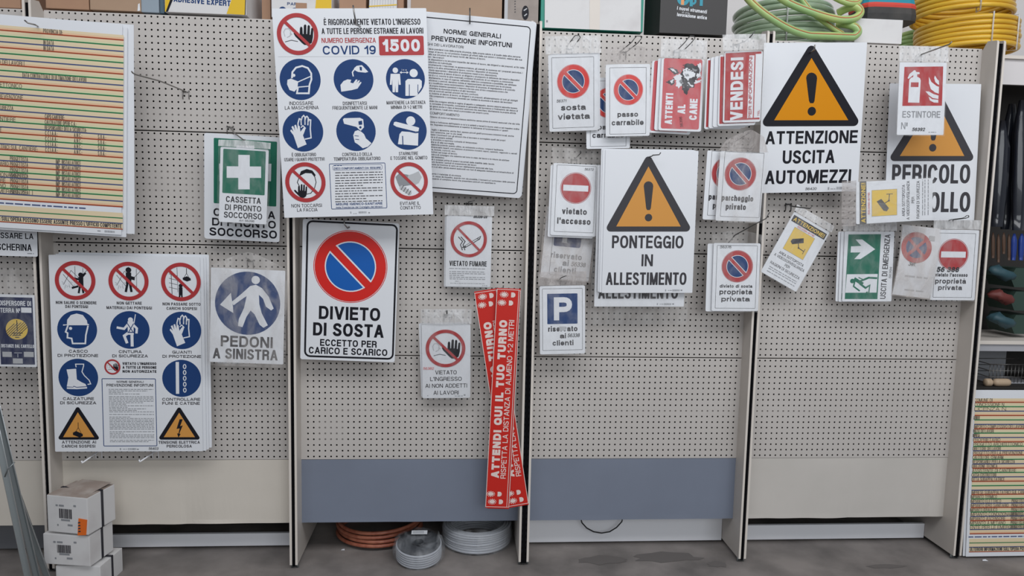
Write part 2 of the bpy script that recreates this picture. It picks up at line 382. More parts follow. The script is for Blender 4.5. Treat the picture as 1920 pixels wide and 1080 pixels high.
# ------------------------------------------------------------------ signs
def homog(src, dst):
    A = []; b = []
    for (x, y), (u, v) in zip(src, dst):
        A.append([x, y, 1, 0, 0, 0, -u*x, -u*y]); b.append(u); A.append([0, 0, 0, x, y, 1, -v*x, -v*y]); b.append(v)
    return np.append(np.linalg.solve(np.array(A, float), np.array(b, float)), 1).reshape(3, 3)
class Part(MB):
    def __init__(s, S, name, label=None, lift=.0004):
        super().__init__(); s.cnt = 0; s.S = S; s.name = name; s.label = label; s.lw = S.t/2+lift
    def pt(s, u, v, k=0): return (u, v, s.lw+k*.00024+(s.cnt % 40)*5e-6+s.S.bend(u, v))
    def poly_uv(s, pts, m, k=0): s.cnt += 1; s.add([s.pt(u, v, k) for u, v in pts], [list(range(len(pts)))], m)
    def quads_uv(s, qs, m, k=0):
        vs = []; fs = []
        for q in qs:
            s.cnt += 1; b = len(vs); vs += [s.pt(p[0], p[1], k) for p in q]; fs.append([b, b+1, b+2, b+3])
        if vs: s.add(vs, fs, m)
    # below, coordinates are in the sign's own drawing frame (S.xy)
    def poly(s, pts, m, k=0): s.poly_uv([s.S.xy(*p) for p in pts], m, k)
    def rect(s, x0, y0, x1, y1, m, k=0, r=0):
        S = s.S; c = np.array(S.xy((x0+x1)/2, (y0+y1)/2)); a = abs(x1-x0)/2*S.k; b = abs(y1-y0)/2*S.k
        s.poly_uv(rrect(c[0]-a, c[1]-b, c[0]+a, c[1]+b, r*S.k), m, k)
    def frame(s, x0, y0, x1, y1, t, m, r=0, k=0):
        S = s.S; c = np.array(S.xy((x0+x1)/2, (y0+y1)/2)); a = abs(x1-x0)/2*S.k; b = abs(y1-y0)/2*S.k; t *= S.k; r *= S.k
        o = rrect(c[0]-a, c[1]-b, c[0]+a, c[1]+b, r, 4); i = rrect(c[0]-a+t, c[1]-b+t, c[0]+a-t, c[1]+b-t, max(r-t, r*.3), 4)
        n = len(o); s.quads_uv([(o[j], o[(j+1) % n], i[(j+1) % n], i[j]) for j in range(n)], m, k)
    def disc(s, x, y, r, m, k=0, n=48):
        c = s.S.xy(x, y); r *= s.S.k
        s.poly_uv([(c[0]+r*math.cos(2*PI*i/n), c[1]+r*math.sin(2*PI*i/n)) for i in range(n)], m, k)
    def ring(s, x, y, r0, r1, m, k=0, n=56, sq=1.0):
        c = s.S.xy(x, y); r0 *= s.S.k; r1 *= s.S.k
        f = lambda r, i: (c[0]+r*math.cos(2*PI*i/n), c[1]+r*sq*math.sin(2*PI*i/n))
        s.quads_uv([(f(r0, i), f(r1, i), f(r1, i+1), f(r0, i+1)) for i in range(n)], m, k)
    def line(s, pts, t, m, k=0, square=False): s.quads_uv(stroke_quads([s.S.xy(*p) for p in pts], t*s.S.k, square), m, k)
    def bar(s, x, y, length, t, deg, m, k=0):
        a = math.radians(deg); dx, dy = math.cos(a)*length/2, math.sin(a)*length/2
        c = s.S.xy(x, y); kk = s.S.k
        n = 10; s.quads_uv([q for i in range(n) for q in stroke_quads([(c[0]+dx*kk*(2*i/n-1), c[1]+dy*kk*(2*i/n-1)), (c[0]+dx*kk*(2*(i+1)/n-1), c[1]+dy*kk*(2*(i+1)/n-1))], t*kk, False)], m, k)
    def text(s, st, x, y, width, cap, m='black', wt=.17, k=0, rot=0, slant=0.0):
        """x: middle of the line, y: its baseline (rot=90 reads upwards, x is then the baseline and y the middle)"""
        c = s.S.xy(x, y); kk = s.S.k; q = text_quads(st, cap*kk, wt, width*kk if width else None)
        a = math.radians(rot); ca, sa = math.cos(a), math.sin(a)
        s.quads_uv([[(c[0]+(p[0]+slant*p[1])*ca-p[1]*sa, c[1]+(p[0]+slant*p[1])*sa+p[1]*ca) for p in qq] for qq in q], m, k)
    def micro(s, x, y, width, h, m='mid_grey', rot=0, seed=0, k=0):
        """a line of print far too small to read: one dash per word"""
        rnd = random.Random(seed+int(x*7+y*13)); u = 0; qs = []
        while u < width:
            L = min(rnd.uniform(1.2, 4.5)*h, width-u); qs.append((u, L)); u += L+h*.7
        c = s.S.xy(x, y); kk = s.S.k; a = math.radians(rot); ca, sa = math.cos(a), math.sin(a)
        for u, L in qs:
            p4 = [(u*kk, 0), ((u+L)*kk, 0), ((u+L)*kk, h*kk*.62), (u*kk, h*kk*.62)]
            s.poly_uv([(c[0]+p[0]*ca-p[1]*sa, c[1]+p[0]*sa+p[1]*ca) for p in p4], m, k)
    def barcode(s, x, y, width, h, m='mid_grey', rot=0):
        rnd = random.Random(int(x+y)); u = 0; c = s.S.xy(x, y); kk = s.S.k; a = math.radians(rot); ca, sa = math.cos(a), math.sin(a)
        while u < width:
            L = rnd.choice((.02, .03, .05))*width
            p4 = [(u*kk, 0), ((u+L)*kk, 0), ((u+L)*kk, h*kk), (u*kk, h*kk)]
            s.poly_uv([(c[0]+p[0]*ca-p[1]*sa, c[1]+p[0]*sa+p[1]*ca) for p in p4], m); u += L+rnd.choice((.02, .03, .045))*width
    # pictogram shapes: unit circle round (x, y), y down
    def pic(s, x, y, R, shapes, k=0):
        for sh in shapes:
            kind, m = sh[0], sh[1]
            f = lambda p: (x+p[0]*R, y+p[1]*R)
            if kind == 'p': s.poly([f(p) for p in sh[2]], m, k+(sh[3] if len(sh) > 3 else 0))
            elif kind == 'd': s.disc(*f(sh[2]), sh[3]*R, m, k+(sh[4] if len(sh) > 4 else 0), 24)
            elif kind == 'l': s.line([f(p) for p in sh[2]], sh[3]*R, m, k+(sh[4] if len(sh) > 4 else 0), True)
    def prohibition(s, x, y, R, m='dark_red', k=6, deg=-45, ri=.80, bw=.15):
        s.ring(x, y, R*ri, R, m, k); s.bar(x, y, R*1.75, R*bw, deg, m, k)
    def no_parking(s, x, y, R, red='sign_red', blue='sign_blue', edge=True):
        if edge: s.ring(x, y, R*1.015, R*1.035, red, 0)
        s.disc(x, y, R, red, 1); s.disc(x, y, R*.72, 'white', 2); s.disc(x, y, R*.685, blue, 3)
        s.bar(x, y, R*1.42, R*.30, -45, 'white', 4); s.bar(x, y, R*1.50, R*.215, -45, red, 5)
    def no_entry(s, x, y, R, red='dark_red'):
        s.ring(x, y, R*1.03, R*1.06, red, 0); s.disc(x, y, R, red, 1); s.rect(x-R*.86, y-R*.2, x+R*.86, y+R*.2, 'white', 2)
    def warning(s, x0, x1, ytop, ybot, fill, t, ink='black', mark=True, r=None):
        """triangle seen between x0 and x1; t: thickness of the black edge"""
        cx = (x0+x1)/2; H = ybot-ytop; r = r or t*.75
        S = s.S
        s.poly_uv(round_poly([S.xy(cx, ytop-r*.9), S.xy(x1+r*.9, ybot), S.xy(x0-r*.9, ybot)], r*S.k), ink, 1)
        a = t*2.05
        s.poly([(cx, ytop+a), (x1-t*1.72, ybot-t), (x0+t*1.72, ybot-t)], fill, 2)
        if mark:
            w2 = (x1-x0)*.058; yt = ytop+H*.335; yb = ytop+H*.715
            top = [(cx+w2*math.cos(a2), yt+w2-w2*math.sin(a2)) for a2 in np.linspace(0, PI, 9)]
            s.poly(top+[(cx-w2*.5, yb-w2*.4), (cx-w2*.3, yb), (cx+w2*.3, yb), (cx+w2*.5, yb-w2*.4)], ink, 3)
            s.disc(cx, ytop+H*.815, w2*.78, ink, 3, 28)
    def done(s):
        return s.build(s.name, s.S.root, s.label)
def rrect(x0, y0, x1, y1, r, n=5):
    if r <= 0: return [(x0, y0), (x1, y0), (x1, y1), (x0, y1)]
    out = []
    for cx, cy, a in ((x1-r, y0+r, -90), (x1-r, y1-r, 0), (x0+r, y1-r, 90), (x0+r, y0+r, 180)):
        out += [(cx+r*math.cos(math.radians(a+90*i/n)), cy+r*math.sin(math.radians(a+90*i/n))) for i in range(n+1)]
    return out
def round_poly(pts, r, n=5):
    out = []; N = len(pts); P = [np.array(p, float) for p in pts]
    for i in range(N):
        a, b, c = P[i-1], P[i], P[(i+1) % N]; d1 = (a-b)/np.linalg.norm(a-b); d2 = (c-b)/np.linalg.norm(c-b)
        th = math.acos(max(-1, min(1, d1@d2))); L = r/math.tan(th/2); p1, p2 = b+d1*L, b+d2*L
        o = b+(d1+d2)/np.linalg.norm(d1+d2)*r/math.sin(th/2)
        a1 = math.atan2(*(p1-o)[::-1]); a2 = math.atan2(*(p2-o)[::-1]); da = (a2-a1+PI) % (2*PI)-PI
        out += [tuple(o+r*np.array((math.cos(a1+da*j/n), math.sin(a1+da*j/n)))) for j in range(n+1)]
    return out
SIGNS = {}
class Sign:
    """a printed plate hanging in the place: quad = where its corners show (TL, TR, BR, BL), Y = depth of its upper and lower edge.
    The best-fitting true rectangle gets its real size, tilt and turn; drawing happens in that rectangle's own plane."""
    def __init__(S, name, quad, Y, label, cat='sign', group=None, crop=(0, 0, 1.0), t=.002, corner=.008, yaw=0.0, plate='white', fixed=False):
        ox, oy, sc = crop; S.ox, S.oy, S.sc = crop
        q = [(ox+x/sc, oy+y/sc) for x, y in quad]
        def fit(yt, yb):
            c = [at(*q[0], yt), at(*q[1], yt+yaw), at(*q[2], yb+yaw), at(*q[3], yb)]
            u = (c[1]-c[0])+(c[2]-c[3]); u /= np.linalg.norm(u); v0 = (c[0]-c[3])+(c[1]-c[2]); v = v0-u*(u@v0); v /= np.linalg.norm(v)
            return c, u, v, math.degrees(math.asin((u@v0)/np.linalg.norm(v0)))
        ym, tl = (Y[0]+Y[1])/2, Y[0]-Y[1]                            # hang as steep as the corners say
        best = min((abs(fit(ym+tl*f/2, ym-tl*f/2)[3]), f) for f in np.linspace(1 if fixed else -.2, 1, 25))[1]
        c, u, v, S.skew = fit(ym+tl*best/2, ym-tl*best/2); S.tilt = best
        n = np.cross(u, v); ctr = sum(c)/4
        S.w = (np.linalg.norm(c[1]-c[0])+np.linalg.norm(c[2]-c[3]))/2; S.h = (np.linalg.norm(c[0]-c[3])+np.linalg.norm(c[1]-c[2]))/2
        org = ctr-u*S.w/2-v*S.h/2
        S.q = q; S.H = homog(q, [(0, S.h), (S.w, S.h), (S.w, 0), (0, 0)])
        mw = (math.dist(q[0], q[1])+math.dist(q[3], q[2]))/2; mh = (math.dist(q[0], q[3])+math.dist(q[1], q[2]))/2
        S.k = (S.w/mw+S.h/mh)/2/sc
        S.t = t; S.corner = corner; S.bend = lambda u, v: 0.0
        S.root = empty(name, label=label, cat=cat, group=group)
        S.root.matrix_world = Matrix(((u[0], v[0], n[0], org[0]), (u[1], v[1], n[1], org[1]), (u[2], v[2], n[2], org[2]), (0, 0, 0, 1)))
        S.u, S.v, S.n, S.org = u, v, n, org; S.name = name; S.platemat = plate
        S.local = False
        SIGNS[label] = S
    def xy(S, x, y):
        if S.local: return (x*S.w/S.lw, S.h-y*S.h/S.lh)
        x, y = S.ox+x/S.sc, S.oy+y/S.sc
        p = S.H@np.array((x, y, 1)); return (p[0]/p[2], p[1]/p[2])
    def design(S, lw, lh):
        """draw in design units lw x lh, y down, instead of photo coordinates"""
        S.local = True; S.lw, S.lh = lw, lh; S.k = (S.w/lw+S.h/lh)/2
    def plate(S, label=None, name='plate'):
        p = Part(S, name, label); o = rrect(0, 0, S.w, S.h, S.corner, 5); n = len(o); a, b = -S.t/2, S.t/2
        if getattr(S, 'curved', False):
            N = 16; g = []; fs = []
            for j in range(N+1):
                for i in range(N+1):
                    uu, vv = S.w*i/N, S.h*j/N; g.append((uu, vv, b+S.bend(uu, vv)))
            for j in range(N):
                for i in range(N): k = j*(N+1)+i; fs.append((k, k+1, k+N+2, k+N+1))
            m = len(g); g2 = [(x, y, z-S.t) for x, y, z in g]
            p.add(g, fs, S.platemat); p.add(g2, [f[::-1] for f in fs], 'white_edge')
        else:
            p.add([(x, y, b) for x, y in o], [list(range(n))], S.platemat)
            p.add([(x, y, a) for x, y in o], [list(range(n))[::-1]], 'white_edge')
            vs = [(x, y, b) for x, y in o]+[(x, y, a) for x, y in o]
            p.add(vs, [(i, n+i, n+(i+1) % n, (i+1) % n) for i in range(n)], 'white_edge')
        return p.build(name, S.root, label)
    def part(S, name, label=None, lift=.0004): return Part(S, name, label, lift)
    def sleeve(S, head, mat_front='film_clear', mat_head='film_header', side=.004, foot=.005, peak=0.0, seed=1, gap=.004, wr=.0025, skewx=0.0, name='plastic_sleeve', taper=0.0):
        """clear bag over the plate with an empty upper flap of height head (gathered to a peak if wanted)"""
        rnd = random.Random(seed); M = MB(); nx, ny, nh = 14, 18, 8
        ph = [rnd.uniform(0, 6.28) for _ in range(8)]; fr = [rnd.uniform(14, 40) for _ in range(4)]
        def wob(u, v): return wr*(math.sin(fr[0]*u+ph[0]+8*v)+.7*math.sin(fr[1]*v+ph[1]-9*u)+.6*math.sin(fr[2]*(u+v)+ph[2]))/2.3
        x0, x1, y0 = -side, S.w+side, -foot
        cx = S.w/2+skewx
        def front(i, j):
            u = x0+(x1-x0)*i/nx; v = y0+(S.h+.002-y0)*j/ny
            e = min(1, min(i, nx-i)/1.5)
            return (u, v, S.t/2+gap*(.35+.65*e)+abs(wob(u, v))*e+S.bend(u, v))
        def flap(i, j):
            f = j/nh; u = x0+(x1-x0)*i/nx; v = S.h+.002+head*f
            if peak: v -= peak*f*(abs(i/nx-.5-skewx/S.w)*2)**1.3
            u = u+(cx-u)*taper*f
            return (u, v, S.t/2+gap*(1-f)+wob(u, v)*1.3+S.bend(u, v))
        vs = [front(i, j) for j in range(ny+1) for i in range(nx+1)]
        fs = [(j*(nx+1)+i, j*(nx+1)+i+1, (j+1)*(nx+1)+i+1, (j+1)*(nx+1)+i) for j in range(ny) for i in range(nx)]
        M.add(vs, fs, mat_front, True)
        if head > 0:
            vs = [flap(i, j) for j in range(nh+1) for i in range(nx+1)]
            fs = [(j*(nx+1)+i, j*(nx+1)+i+1, (j+1)*(nx+1)+i+1, (j+1)*(nx+1)+i) for j in range(nh) for i in range(nx)]
            M.add(vs, fs, mat_head, True)
        return M.build(name, S.root, 'clear plastic sleeve')
    def behind(S, du, dv, back, label, keep=(), rot=0.0, group=None):
        """another sign of the same kind hanging behind this one"""
        c = S.root.copy(); COL.objects.link(c); c['label'] = label
        if group: c['group'] = group
        for ch in S.root.children:
            if ch.name.split('.')[0] in keep:
                d = ch.copy(); COL.objects.link(d); d.parent = c
        m = S.root.matrix_world.copy()
        off = Matrix.Translation((du, dv, -back))@Matrix.Translation((S.w/2, S.h, 0))@Matrix.Rotation(math.radians(rot), 4, 'Z')@Matrix.Translation((-S.w/2, -S.h, 0))
        c.matrix_world = m@off
        return c
# ------------------------------------------------------------------ the setting
def structure(name, mb):
    o = mb.build(name); o['kind'] = 'structure'; return o
b = MB(); b.box((-6, -6.5, -.1), (6, 1.0, 0), 'concrete'); structure('floor', b)
b = MB(); b.box((-6, .80, 0), (6, .92, 4.6), 'wall_white'); structure('wall_back', b)
b = MB()                                                            # dark scuffs on the concrete
for x, y, a, s in ((1250, 1045, .16, .05), (1130, 1050, .12, .04), (1660, 1062, .10, .02), (1345, 1058, .05, .03)):
    c = atz(x, y, .001); rnd = random.Random(x)
    b.add([(c[0]+a*math.cos(t)*(.7+.4*rnd.random()), c[1]+s*math.sin(t)*(.6+.6*rnd.random()), .0012) for t in np.linspace(0, 6.1, 16)], [list(range(16))], 'floor_mark')
tag(b.build('floor_scuffs'), kind='stuff', label='dark scuff marks on the grey concrete floor', cat='stain')

ZTOP = ZB+71.5*.025                                            # top of the peg panels
PITCH_X = .0238
BAYS = [(-2.80, -1.981, -2.793), (-1.949, -1.014, -1.618), (-.982, -.0595, -.9774), (-.0165, .902, 0.0), (.935, 1.885, .9847)]
def peg_mesh(x0, x1, xh, r=.0039, filled=()):
    """one perforated steel panel, 18 rows of punched holes, folded over at its edges (lower edge at z = 0)"""
    H = .45; c0 = math.ceil((x0+.006-xh)/PITCH_X); c1 = math.floor((x1-.006-xh)/PITCH_X)
    cols = [xh+c*PITCH_X for c in range(c0, c1+1)]; rows = [.0125+.025*i for i in range(18)]
    M = MB(); a = PITCH_X/2; e = .0125; lo_ = .0008; hi_ = .0082
    oct_ = [(math.cos(PI/4*k), math.sin(PI/4*k)) for k in range(8)]
    for cx in cols:
        l = -(cx-x0) if cx == cols[0] else -a; rr = (x1-cx) if cx == cols[-1] else a
        for j, cz in enumerate(rows):
            lo = -e+(lo_ if j == 0 else 0); hi = e-(hi_ if j == 17 else 0)
            outer = [(rr, 0), (rr, hi), (0, hi), (l, hi), (l, 0), (l, lo), (0, lo), (rr, lo)]
            vs = [(cx+p[0], 0, cz+p[1]) for p in outer]+[(cx+r*p[0], 0, cz+r*p[1]) for p in oct_]+[(cx+r*p[0], .0011, cz+r*p[1]) for p in oct_]
            fs = [(k, (k+1) % 8, 8+(k+1) % 8, 8+k) for k in range(8)]+[(8+k, 8+(k+1) % 8, 16+(k+1) % 8, 16+k) for k in range(8)]
            M.add(vs, fs, 'peg_cream')
    for z, z2 in ((lo_, -.0001), (H-hi_, H-hi_*.55)):                # folded lips, leaving a dark joint above each panel
        M.add([(x0, 0, z), (x1, 0, z), (x1, .0012, z2), (x0, .0012, z2), (x1, .016, z2), (x0, .016, z2)], [(0, 1, 2, 3), (3, 2, 4, 5)], 'peg_cream')
    M.add([(x0, .0030, .0125+8*.025-.011), (x1, .0030, .0125+8*.025-.011), (x1, .0030, .0125+8*.025+.011), (x0, .0030, .0125+8*.025+.011)], [(0, 1, 2, 3)], 'channel_shade')  # stiffener behind the ninth row, its grey darkened to look shaded
    for (ci, ri) in filled:
        cx = cols[ci] if ci < len(cols) else cols[-1]; cz = rows[ri]; q = .006
        M.add([(cx-q, .0028, cz-q), (cx+q, .0028, cz-q), (cx+q, .0028, cz+q), (cx-q, .0028, cz+q)], [(0, 1, 2, 3)], 'channel_shade')  # backing squares whose grey carries the shade inside the holes
    return M.mesh('peg_panel')
def wavy_sheet(M, x0, x1, z0, z1, y, mt, amp, seed):
    """thin sheet-metal plinth panel with a dented lower edge"""
    rnd = random.Random(seed); n = 40; ph = [rnd.uniform(0, 6.28) for _ in range(4)]; vs = []; fs = []
    for i in range(n+1):
        u = i/n; x = x0+(x1-x0)*u; d = amp*(math.sin(9*u+ph[0])*.5+math.sin(23*u+ph[1])*.3+max(0, math.sin(5*u+ph[2]))**6)
        for z, k in ((z1, .15), (z1-.02, .2), ((z0+z1)/2, .4), (z0+.02, .7), (z0, 1)):
            vs.append((x, y-abs(d)*k*1.2, z+(d*.35 if z == z0 else 0)))
        vs.append((x, y+.014, z0+d*.3))
    for i in range(n):
        for j in range(5): fs.append((i*6+j, i*6+j+1, i*6+7+j, i*6+6+j))
    M.add(vs, fs, mt, False)
def bay(i, label, low_mat, kick, amp, grey_holes, kick_mat='kick_white'):
    x0, x1, xh = BAYS[i]
    r = empty('pegboard_bay', ((x0+x1)/2, 0, 0), label, 'display panel', 'perforated shop panels')
    cx = (x0+x1)/2
    me0 = None
    for k in range(4):
        me = peg_mesh(x0-cx, x1-cx, xh-cx, filled=grey_holes.get(k, ())) if (grey_holes.get(k) or me0 is None) else me0
        if not grey_holes.get(k): me0 = me
        o = bpy.data.objects.new('perforated_panel', me); COL.objects.link(o); o.parent = r; o.location = (0, 0, ZB-.0125+.45*k)
    M = MB(); wavy_sheet(M, x0-cx, x1-cx, .165, ZB-.0135, .002, low_mat, amp, i); M.build('plinth_panel', r, 'slate blue plinth panel' if low_mat == 'slate_blue' else 'cream plinth panel')
    if kick:
        M = MB(); z1 = kick; M.box((x0-cx+.001, .118, .010), (x1-cx-.001, .134, z1), kick_mat, .002); M.build('kick_board', r, 'white kick board' if kick_mat == 'kick_white' else 'dark grey kick board')
    M = MB(); M.box((x0-cx, .0165, ZTOP-.010), (x1-cx, .60, ZTOP-.0005), 'peg_cream'); M.build('top_shelf', r)
    M = MB()
    M.box((x0-cx, .50, .0), (x1-cx, .512, ZTOP-.011), 'slot_black'); M.box((x0-cx+.0005, .0175, ZB-.012), (x1-cx-.0005, .0185, ZTOP-.0105), 'slot_black'); M.build('shade_liner', r)  # black sheets added to stand in for the shade inside the bay
    return r
rp = lambda c0, c1, r0, r1: [(c, rr) for c in range(c0, c1) for rr in range(r0, r1)]
bay(0, 'perforated cream panel at the left edge holding the navy earth-electrode sign', 'panel_cream', .155, .002, {}, 'kick_grey')
bay(1, 'perforated cream panel bay behind the first aid sign and the nine-pictogram site board', 'panel_cream', 0.067, .007, {2: rp(21, 25, 3, 12)+rp(15, 20, 8, 12), 3: rp(0, 40, 2, 3)})
bay(2, 'perforated cream panel bay with slate blue plinth and open foot behind the cable coils', 'slate_blue', 0, .0015, {0: rp(2, 7, 3, 7)})
bay(3, 'perforated cream panel bay with slate blue plinth and a white kick board', 'slate_blue', .16, .003, {})
bay(4, 'perforated cream panel bay with cream plinth below the emergency exit sign', 'panel_stone', 0.080, .006, {0: rp(34, 38, 12, 16), 1: rp(4, 7, 7, 11)})

def upright(x0, x1, label):
    r = empty('shelf_upright', ((x0+x1)/2, -.085, 0), label, 'shelf upright', 'uprights between the panel bays')
    h = (x1-x0)/2; t = .0092; zt = ZTOP+.012
    for s in (-1, 1):
        M = MB(); a, c = (-h, -h+t) if s < 0 else (h-t, h)
        prof = [(0.0, .020), (0.0, zt-.006), (.004, zt), (.055, zt+.008), (.082, zt-.022), (.56, zt-.022), (.56, .020)]
        M.prism([(a, y, z) for y, z in prof], (c-a, 0, 0), 'side_cream')
        M.add([(a, -.0005, .020), (c, -.0005, .020), (c, -.0005, zt-.006), (a, -.0005, zt-.006)], [(0, 1, 2, 3)], 'edge_cream')
        M.build('side_panel', r)
    M = MB(); M.box((-h+t+.0004, .0045, .012), (h-t-.0004, .060, zt-.012), 'slot_black')
    for k in range(84):                                              # slots of the post
        z = .06+k*.0255
        for sx in (-.35, .35): M.box((sx*h-.0010, .0038, z), (sx*h+.0010, .0045, z+.014), 'black')
    M.build('slotted_post', r, 'black slotted post')
    M = MB(); M.tube([(0, .03, 0), (0, .03, .012)], .009, 'zinc', 10); M.build('levelling_foot', r)
    for s in (-1, 1):
        M = MB(); M.tube([(s*(h-t/2), .02, 0), (s*(h-t/2), .02, .022)], .0042, 'zinc', 8); M.build('foot_screw', r)
    return r
upright(-1.981, -1.949, 'cream double upright with a black slot, behind the white cartons at the left')
upright(-1.014, -.982, 'cream double upright with a black slot between first aid sign and loading-exempt no parking sign')
upright(-.0595, -.0165, 'cream double upright with a black slot beside the red queue strips')
upright(.902, .935, 'cream double upright with a black slot right of the no parking private property sign')
upright(1.885, 1.924, 'cream double upright with a dark slot right of the danger of collapse sign')

# wire hooks
def hook(x, z, reach, label, rise=.018, kind='wire', drop=.02, double=False, dx=0.0, group='wire hooks in the perforated panels', tip=.012, y0=0.0):
    r = empty('peg_hook', (x, y0, z), label, 'hook', group)
    def arm(ox):
        M = MB(); M.tube([(ox, -.003, 0), (ox, -.012, .001), (ox+dx*.5, -reach*.6, -drop*.5), (ox+dx, -reach+.012, -drop), (ox+dx, -reach+.003, -drop+tip*.35), (ox+dx, -reach, -drop+tip)], .0021, kind, 8)
        M.build('wire_arm', r)
    if double:
        arm(-.012); arm(.012)
        M = MB(); M.tube([(-.012+dx, -reach, -drop+tip), (.012+dx, -reach, -drop+tip)], .0021, kind, 8); M.build('wire_end', r)
    else: arm(0)
    M = MB()
    for s in ((-.0119, .0119) if not double else (-.0119, .0119)):
        M.tube([(s, .006, .004), (s, -.003, .004), (s, -.003, -.024), (s, .004, -.026)], .0018, kind, 6)
    M.tube([(-.0125, -.003, 0), (.0125, -.003, 0)], .0024, kind, 6)
    M.build('bracket', r)
    return r
def hook_to(px, py, Ytip, label, up=.02, pxb=None, pyb=None, **k):
    """hook whose tip is at depth Ytip; its foot sits in the nearest panel behind"""
    t = at(px, py, Ytip); b0 = at(pxb, pyb, 0.0) if pxb is not None else (t[0], 0, t[2]+up*.5)
    x, z = b0[0], b0[2]; tip = k.pop('tip', .012)
    return hook(x, z, -Ytip, label, drop=z-t[2]+tip, dx=t[0]-x, tip=tip, **k)
# ------------------------------------------------------------------ pictograms (unit circle, y down)
W_, K_ = 'white', 'black'
HAND = [(-.05, .42), (-.42, .05), (-.5, -.1), (-.38, -.12), (-.18, .1), (-.16, -.38), (-.1, -.46), (-.03, -.4), (-.01, -.06), (.03, -.06), (.05, -.52), (.12, -.58), (.18, -.52), (.18, -.06), (.22, -.06), (.25, -.5), (.31, -.55), (.37, -.48), (.36, -.02), (.4, -.02), (.44, -.36), (.5, -.4), (.55, -.33), (.53, .1), (.47, .4), (.3, .52), (.08, .52)]
def off(pts, dx, dy, s=1): return [(x*s+dx, y*s+dy) for x, y in pts]
STOP_HAND = [('p', K_, off(HAND, .26, .05, .92), 0), ('l', 'ink_grey', [(-.6, .38), (-.3, .3), (0, .36)], .03), ('l', 'light_grey', [(-.62, .1), (-.68, -.1), (-.6, -.25), (-.42, -.26), (-.34, -.12), (-.36, .08), (-.5, .16)], .035), ('l', 'light_grey', [(-.36, -.05), (-.28, .0), (-.35, .04)], .035)]
MASK = [('l', W_, [(-.4, -.1), (-.38, -.36), (-.2, -.58), (.1, -.66), (.38, -.56), (.54, -.3), (.55, 0), (.46, .25), (.42, .68), (-.16, .68), (-.12, .45)], .085),
        ('d', W_, (-.31, -.2), .075), ('p', W_, [(-.62, .02), (-.45, -.04), (-.1, .1), (-.13, .42), (-.28, .6), (-.52, .52), (-.64, .24)]), ('l', W_, [(-.1, .12), (.48, -.14)], .05), ('l', W_, [(-.12, .38), (.42, .33)], .05)]
GEL = [('p', W_, [(-.66, .28), (-.5, .08), (-.3, 0), (-.12, .02), (-.16, .16), (-.02, .2), (.12, 0), (.2, .02), (.14, .16), (.26, .04), (.32, .06), (.24, .22), (.36, .12), (.4, .16), (.2, .46), (-.1, .54), (-.62, .62)]),
       ('p', W_, [(.02, -.56), (.16, -.68), (.42, -.72), (.74, -.38), (.6, -.34), (.22, -.38), (.06, -.46)]), ('l', W_, [(.04, -.5), (-.06, -.36), (-.02, -.18)], .06), ('p', 'navy', [(.3, -.64), (.42, -.62), (.42, -.44), (.32, -.46)], 2)]
DIST = [('d', W_, (-.52, -.44), .14), ('p', W_, off([(-.24, -.26), (.24, -.26), (.28, .3), (.18, .3), (.16, 0), (.14, .68), (.02, .68), (0, .3), (-.02, .68), (-.14, .68), (-.16, 0), (-.18, .3), (-.28, .3)], -.52, 0)),
        ('d', W_, (.42, -.3), .21), ('p', W_, [(.0, .1), (.12, 0), (.72, 0), (.84, .1), (.84, .42), (.66, .7), (.6, .86), (0, .86)]), ('l', 'navy', [(.2, .3), (.2, .86)], .035, 2), ('l', 'navy', [(.64, .3), (.64, .7)], .035, 2),
        ('l', W_, [(-.26, -.33), (.12, -.33)], .035), ('p', W_, [(-.3, -.33), (-.2, -.40), (-.2, -.26)]), ('p', W_, [(.16, -.33), (.06, -.40), (.06, -.26)])]
GLOVES = [('l', W_, [(-.22, .05), (-.24, -.4), (-.18, -.62), (-.1, -.6), (-.08, -.3), (-.04, -.7), (.04, -.78), (.1, -.7), (.1, -.32), (.14, -.7), (.2, -.74), (.26, -.66), (.24, -.3), (.3, -.58), (.38, -.56), (.36, -.1), (.4, .32), (.12, .38)], .06),
          ('p', W_, [(-.25, .82), (-.46, .2), (-.62, -.02), (-.58, -.1), (-.46, .02), (-.56, -.22), (-.48, -.27), (-.38, -.04), (-.42, -.3), (-.34, -.33), (-.25, -.06), (-.24, -.26), (-.16, -.27), (-.12, .02), (-.02, -.12), (.06, -.2), (.12, -.12), (.06, .06), (0, .2), (.18, .64)]), ('l', W_, [(.12, -.16), (.0, -.28), (-.08, -.2)], .05)]
THERMO = [('p', W_, [(-.66, -.6), (-.6, -.66), (.2, -.68), (.36, -.6), (.4, -.2), (.24, -.02), (.14, -.1), (.02, -.22), (-.6, -.38)]), ('p', 'navy', [(.12, -.5), (.3, -.54), (.32, -.34), (.14, -.32)], 2), ('d', 'navy', (.22, -.2), .06, 2),
          ('p', W_, [(-.14, .2), (-.06, .0), (.1, -.06), (.26, .02), (.4, .14), (.5, .36), (.78, .6), (.6, .78), (.34, .86), (.1, .66), (-.06, .56), (-.1, .4)]), ('l', 'navy', [(-.06, .22), (.12, .24)], .03, 2), ('l', 'navy', [(-.02, .4), (.14, .42)], .03, 2)]
ELBOW = [('d', W_, (.16, -.5), .24), ('p', W_, [(-.7, -.44), (-.6, -.46), (.5, -.18), (.6, -.14), (.56, .04), (.42, .05), (-.58, -.2), (-.74, -.3)]), ('p', W_, [(-.42, .18), (-.3, .04), (.56, .1), (.54, .78), (-.5, .7)]), ('l', 'navy', [(-.26, .3), (-.24, .78)], .05, 2), ('p', 'navy', [(-.6, -.13), (.44, .1), (.58, .08), (.56, .115), (.42, .14), (-.6, -.09)], 1)]
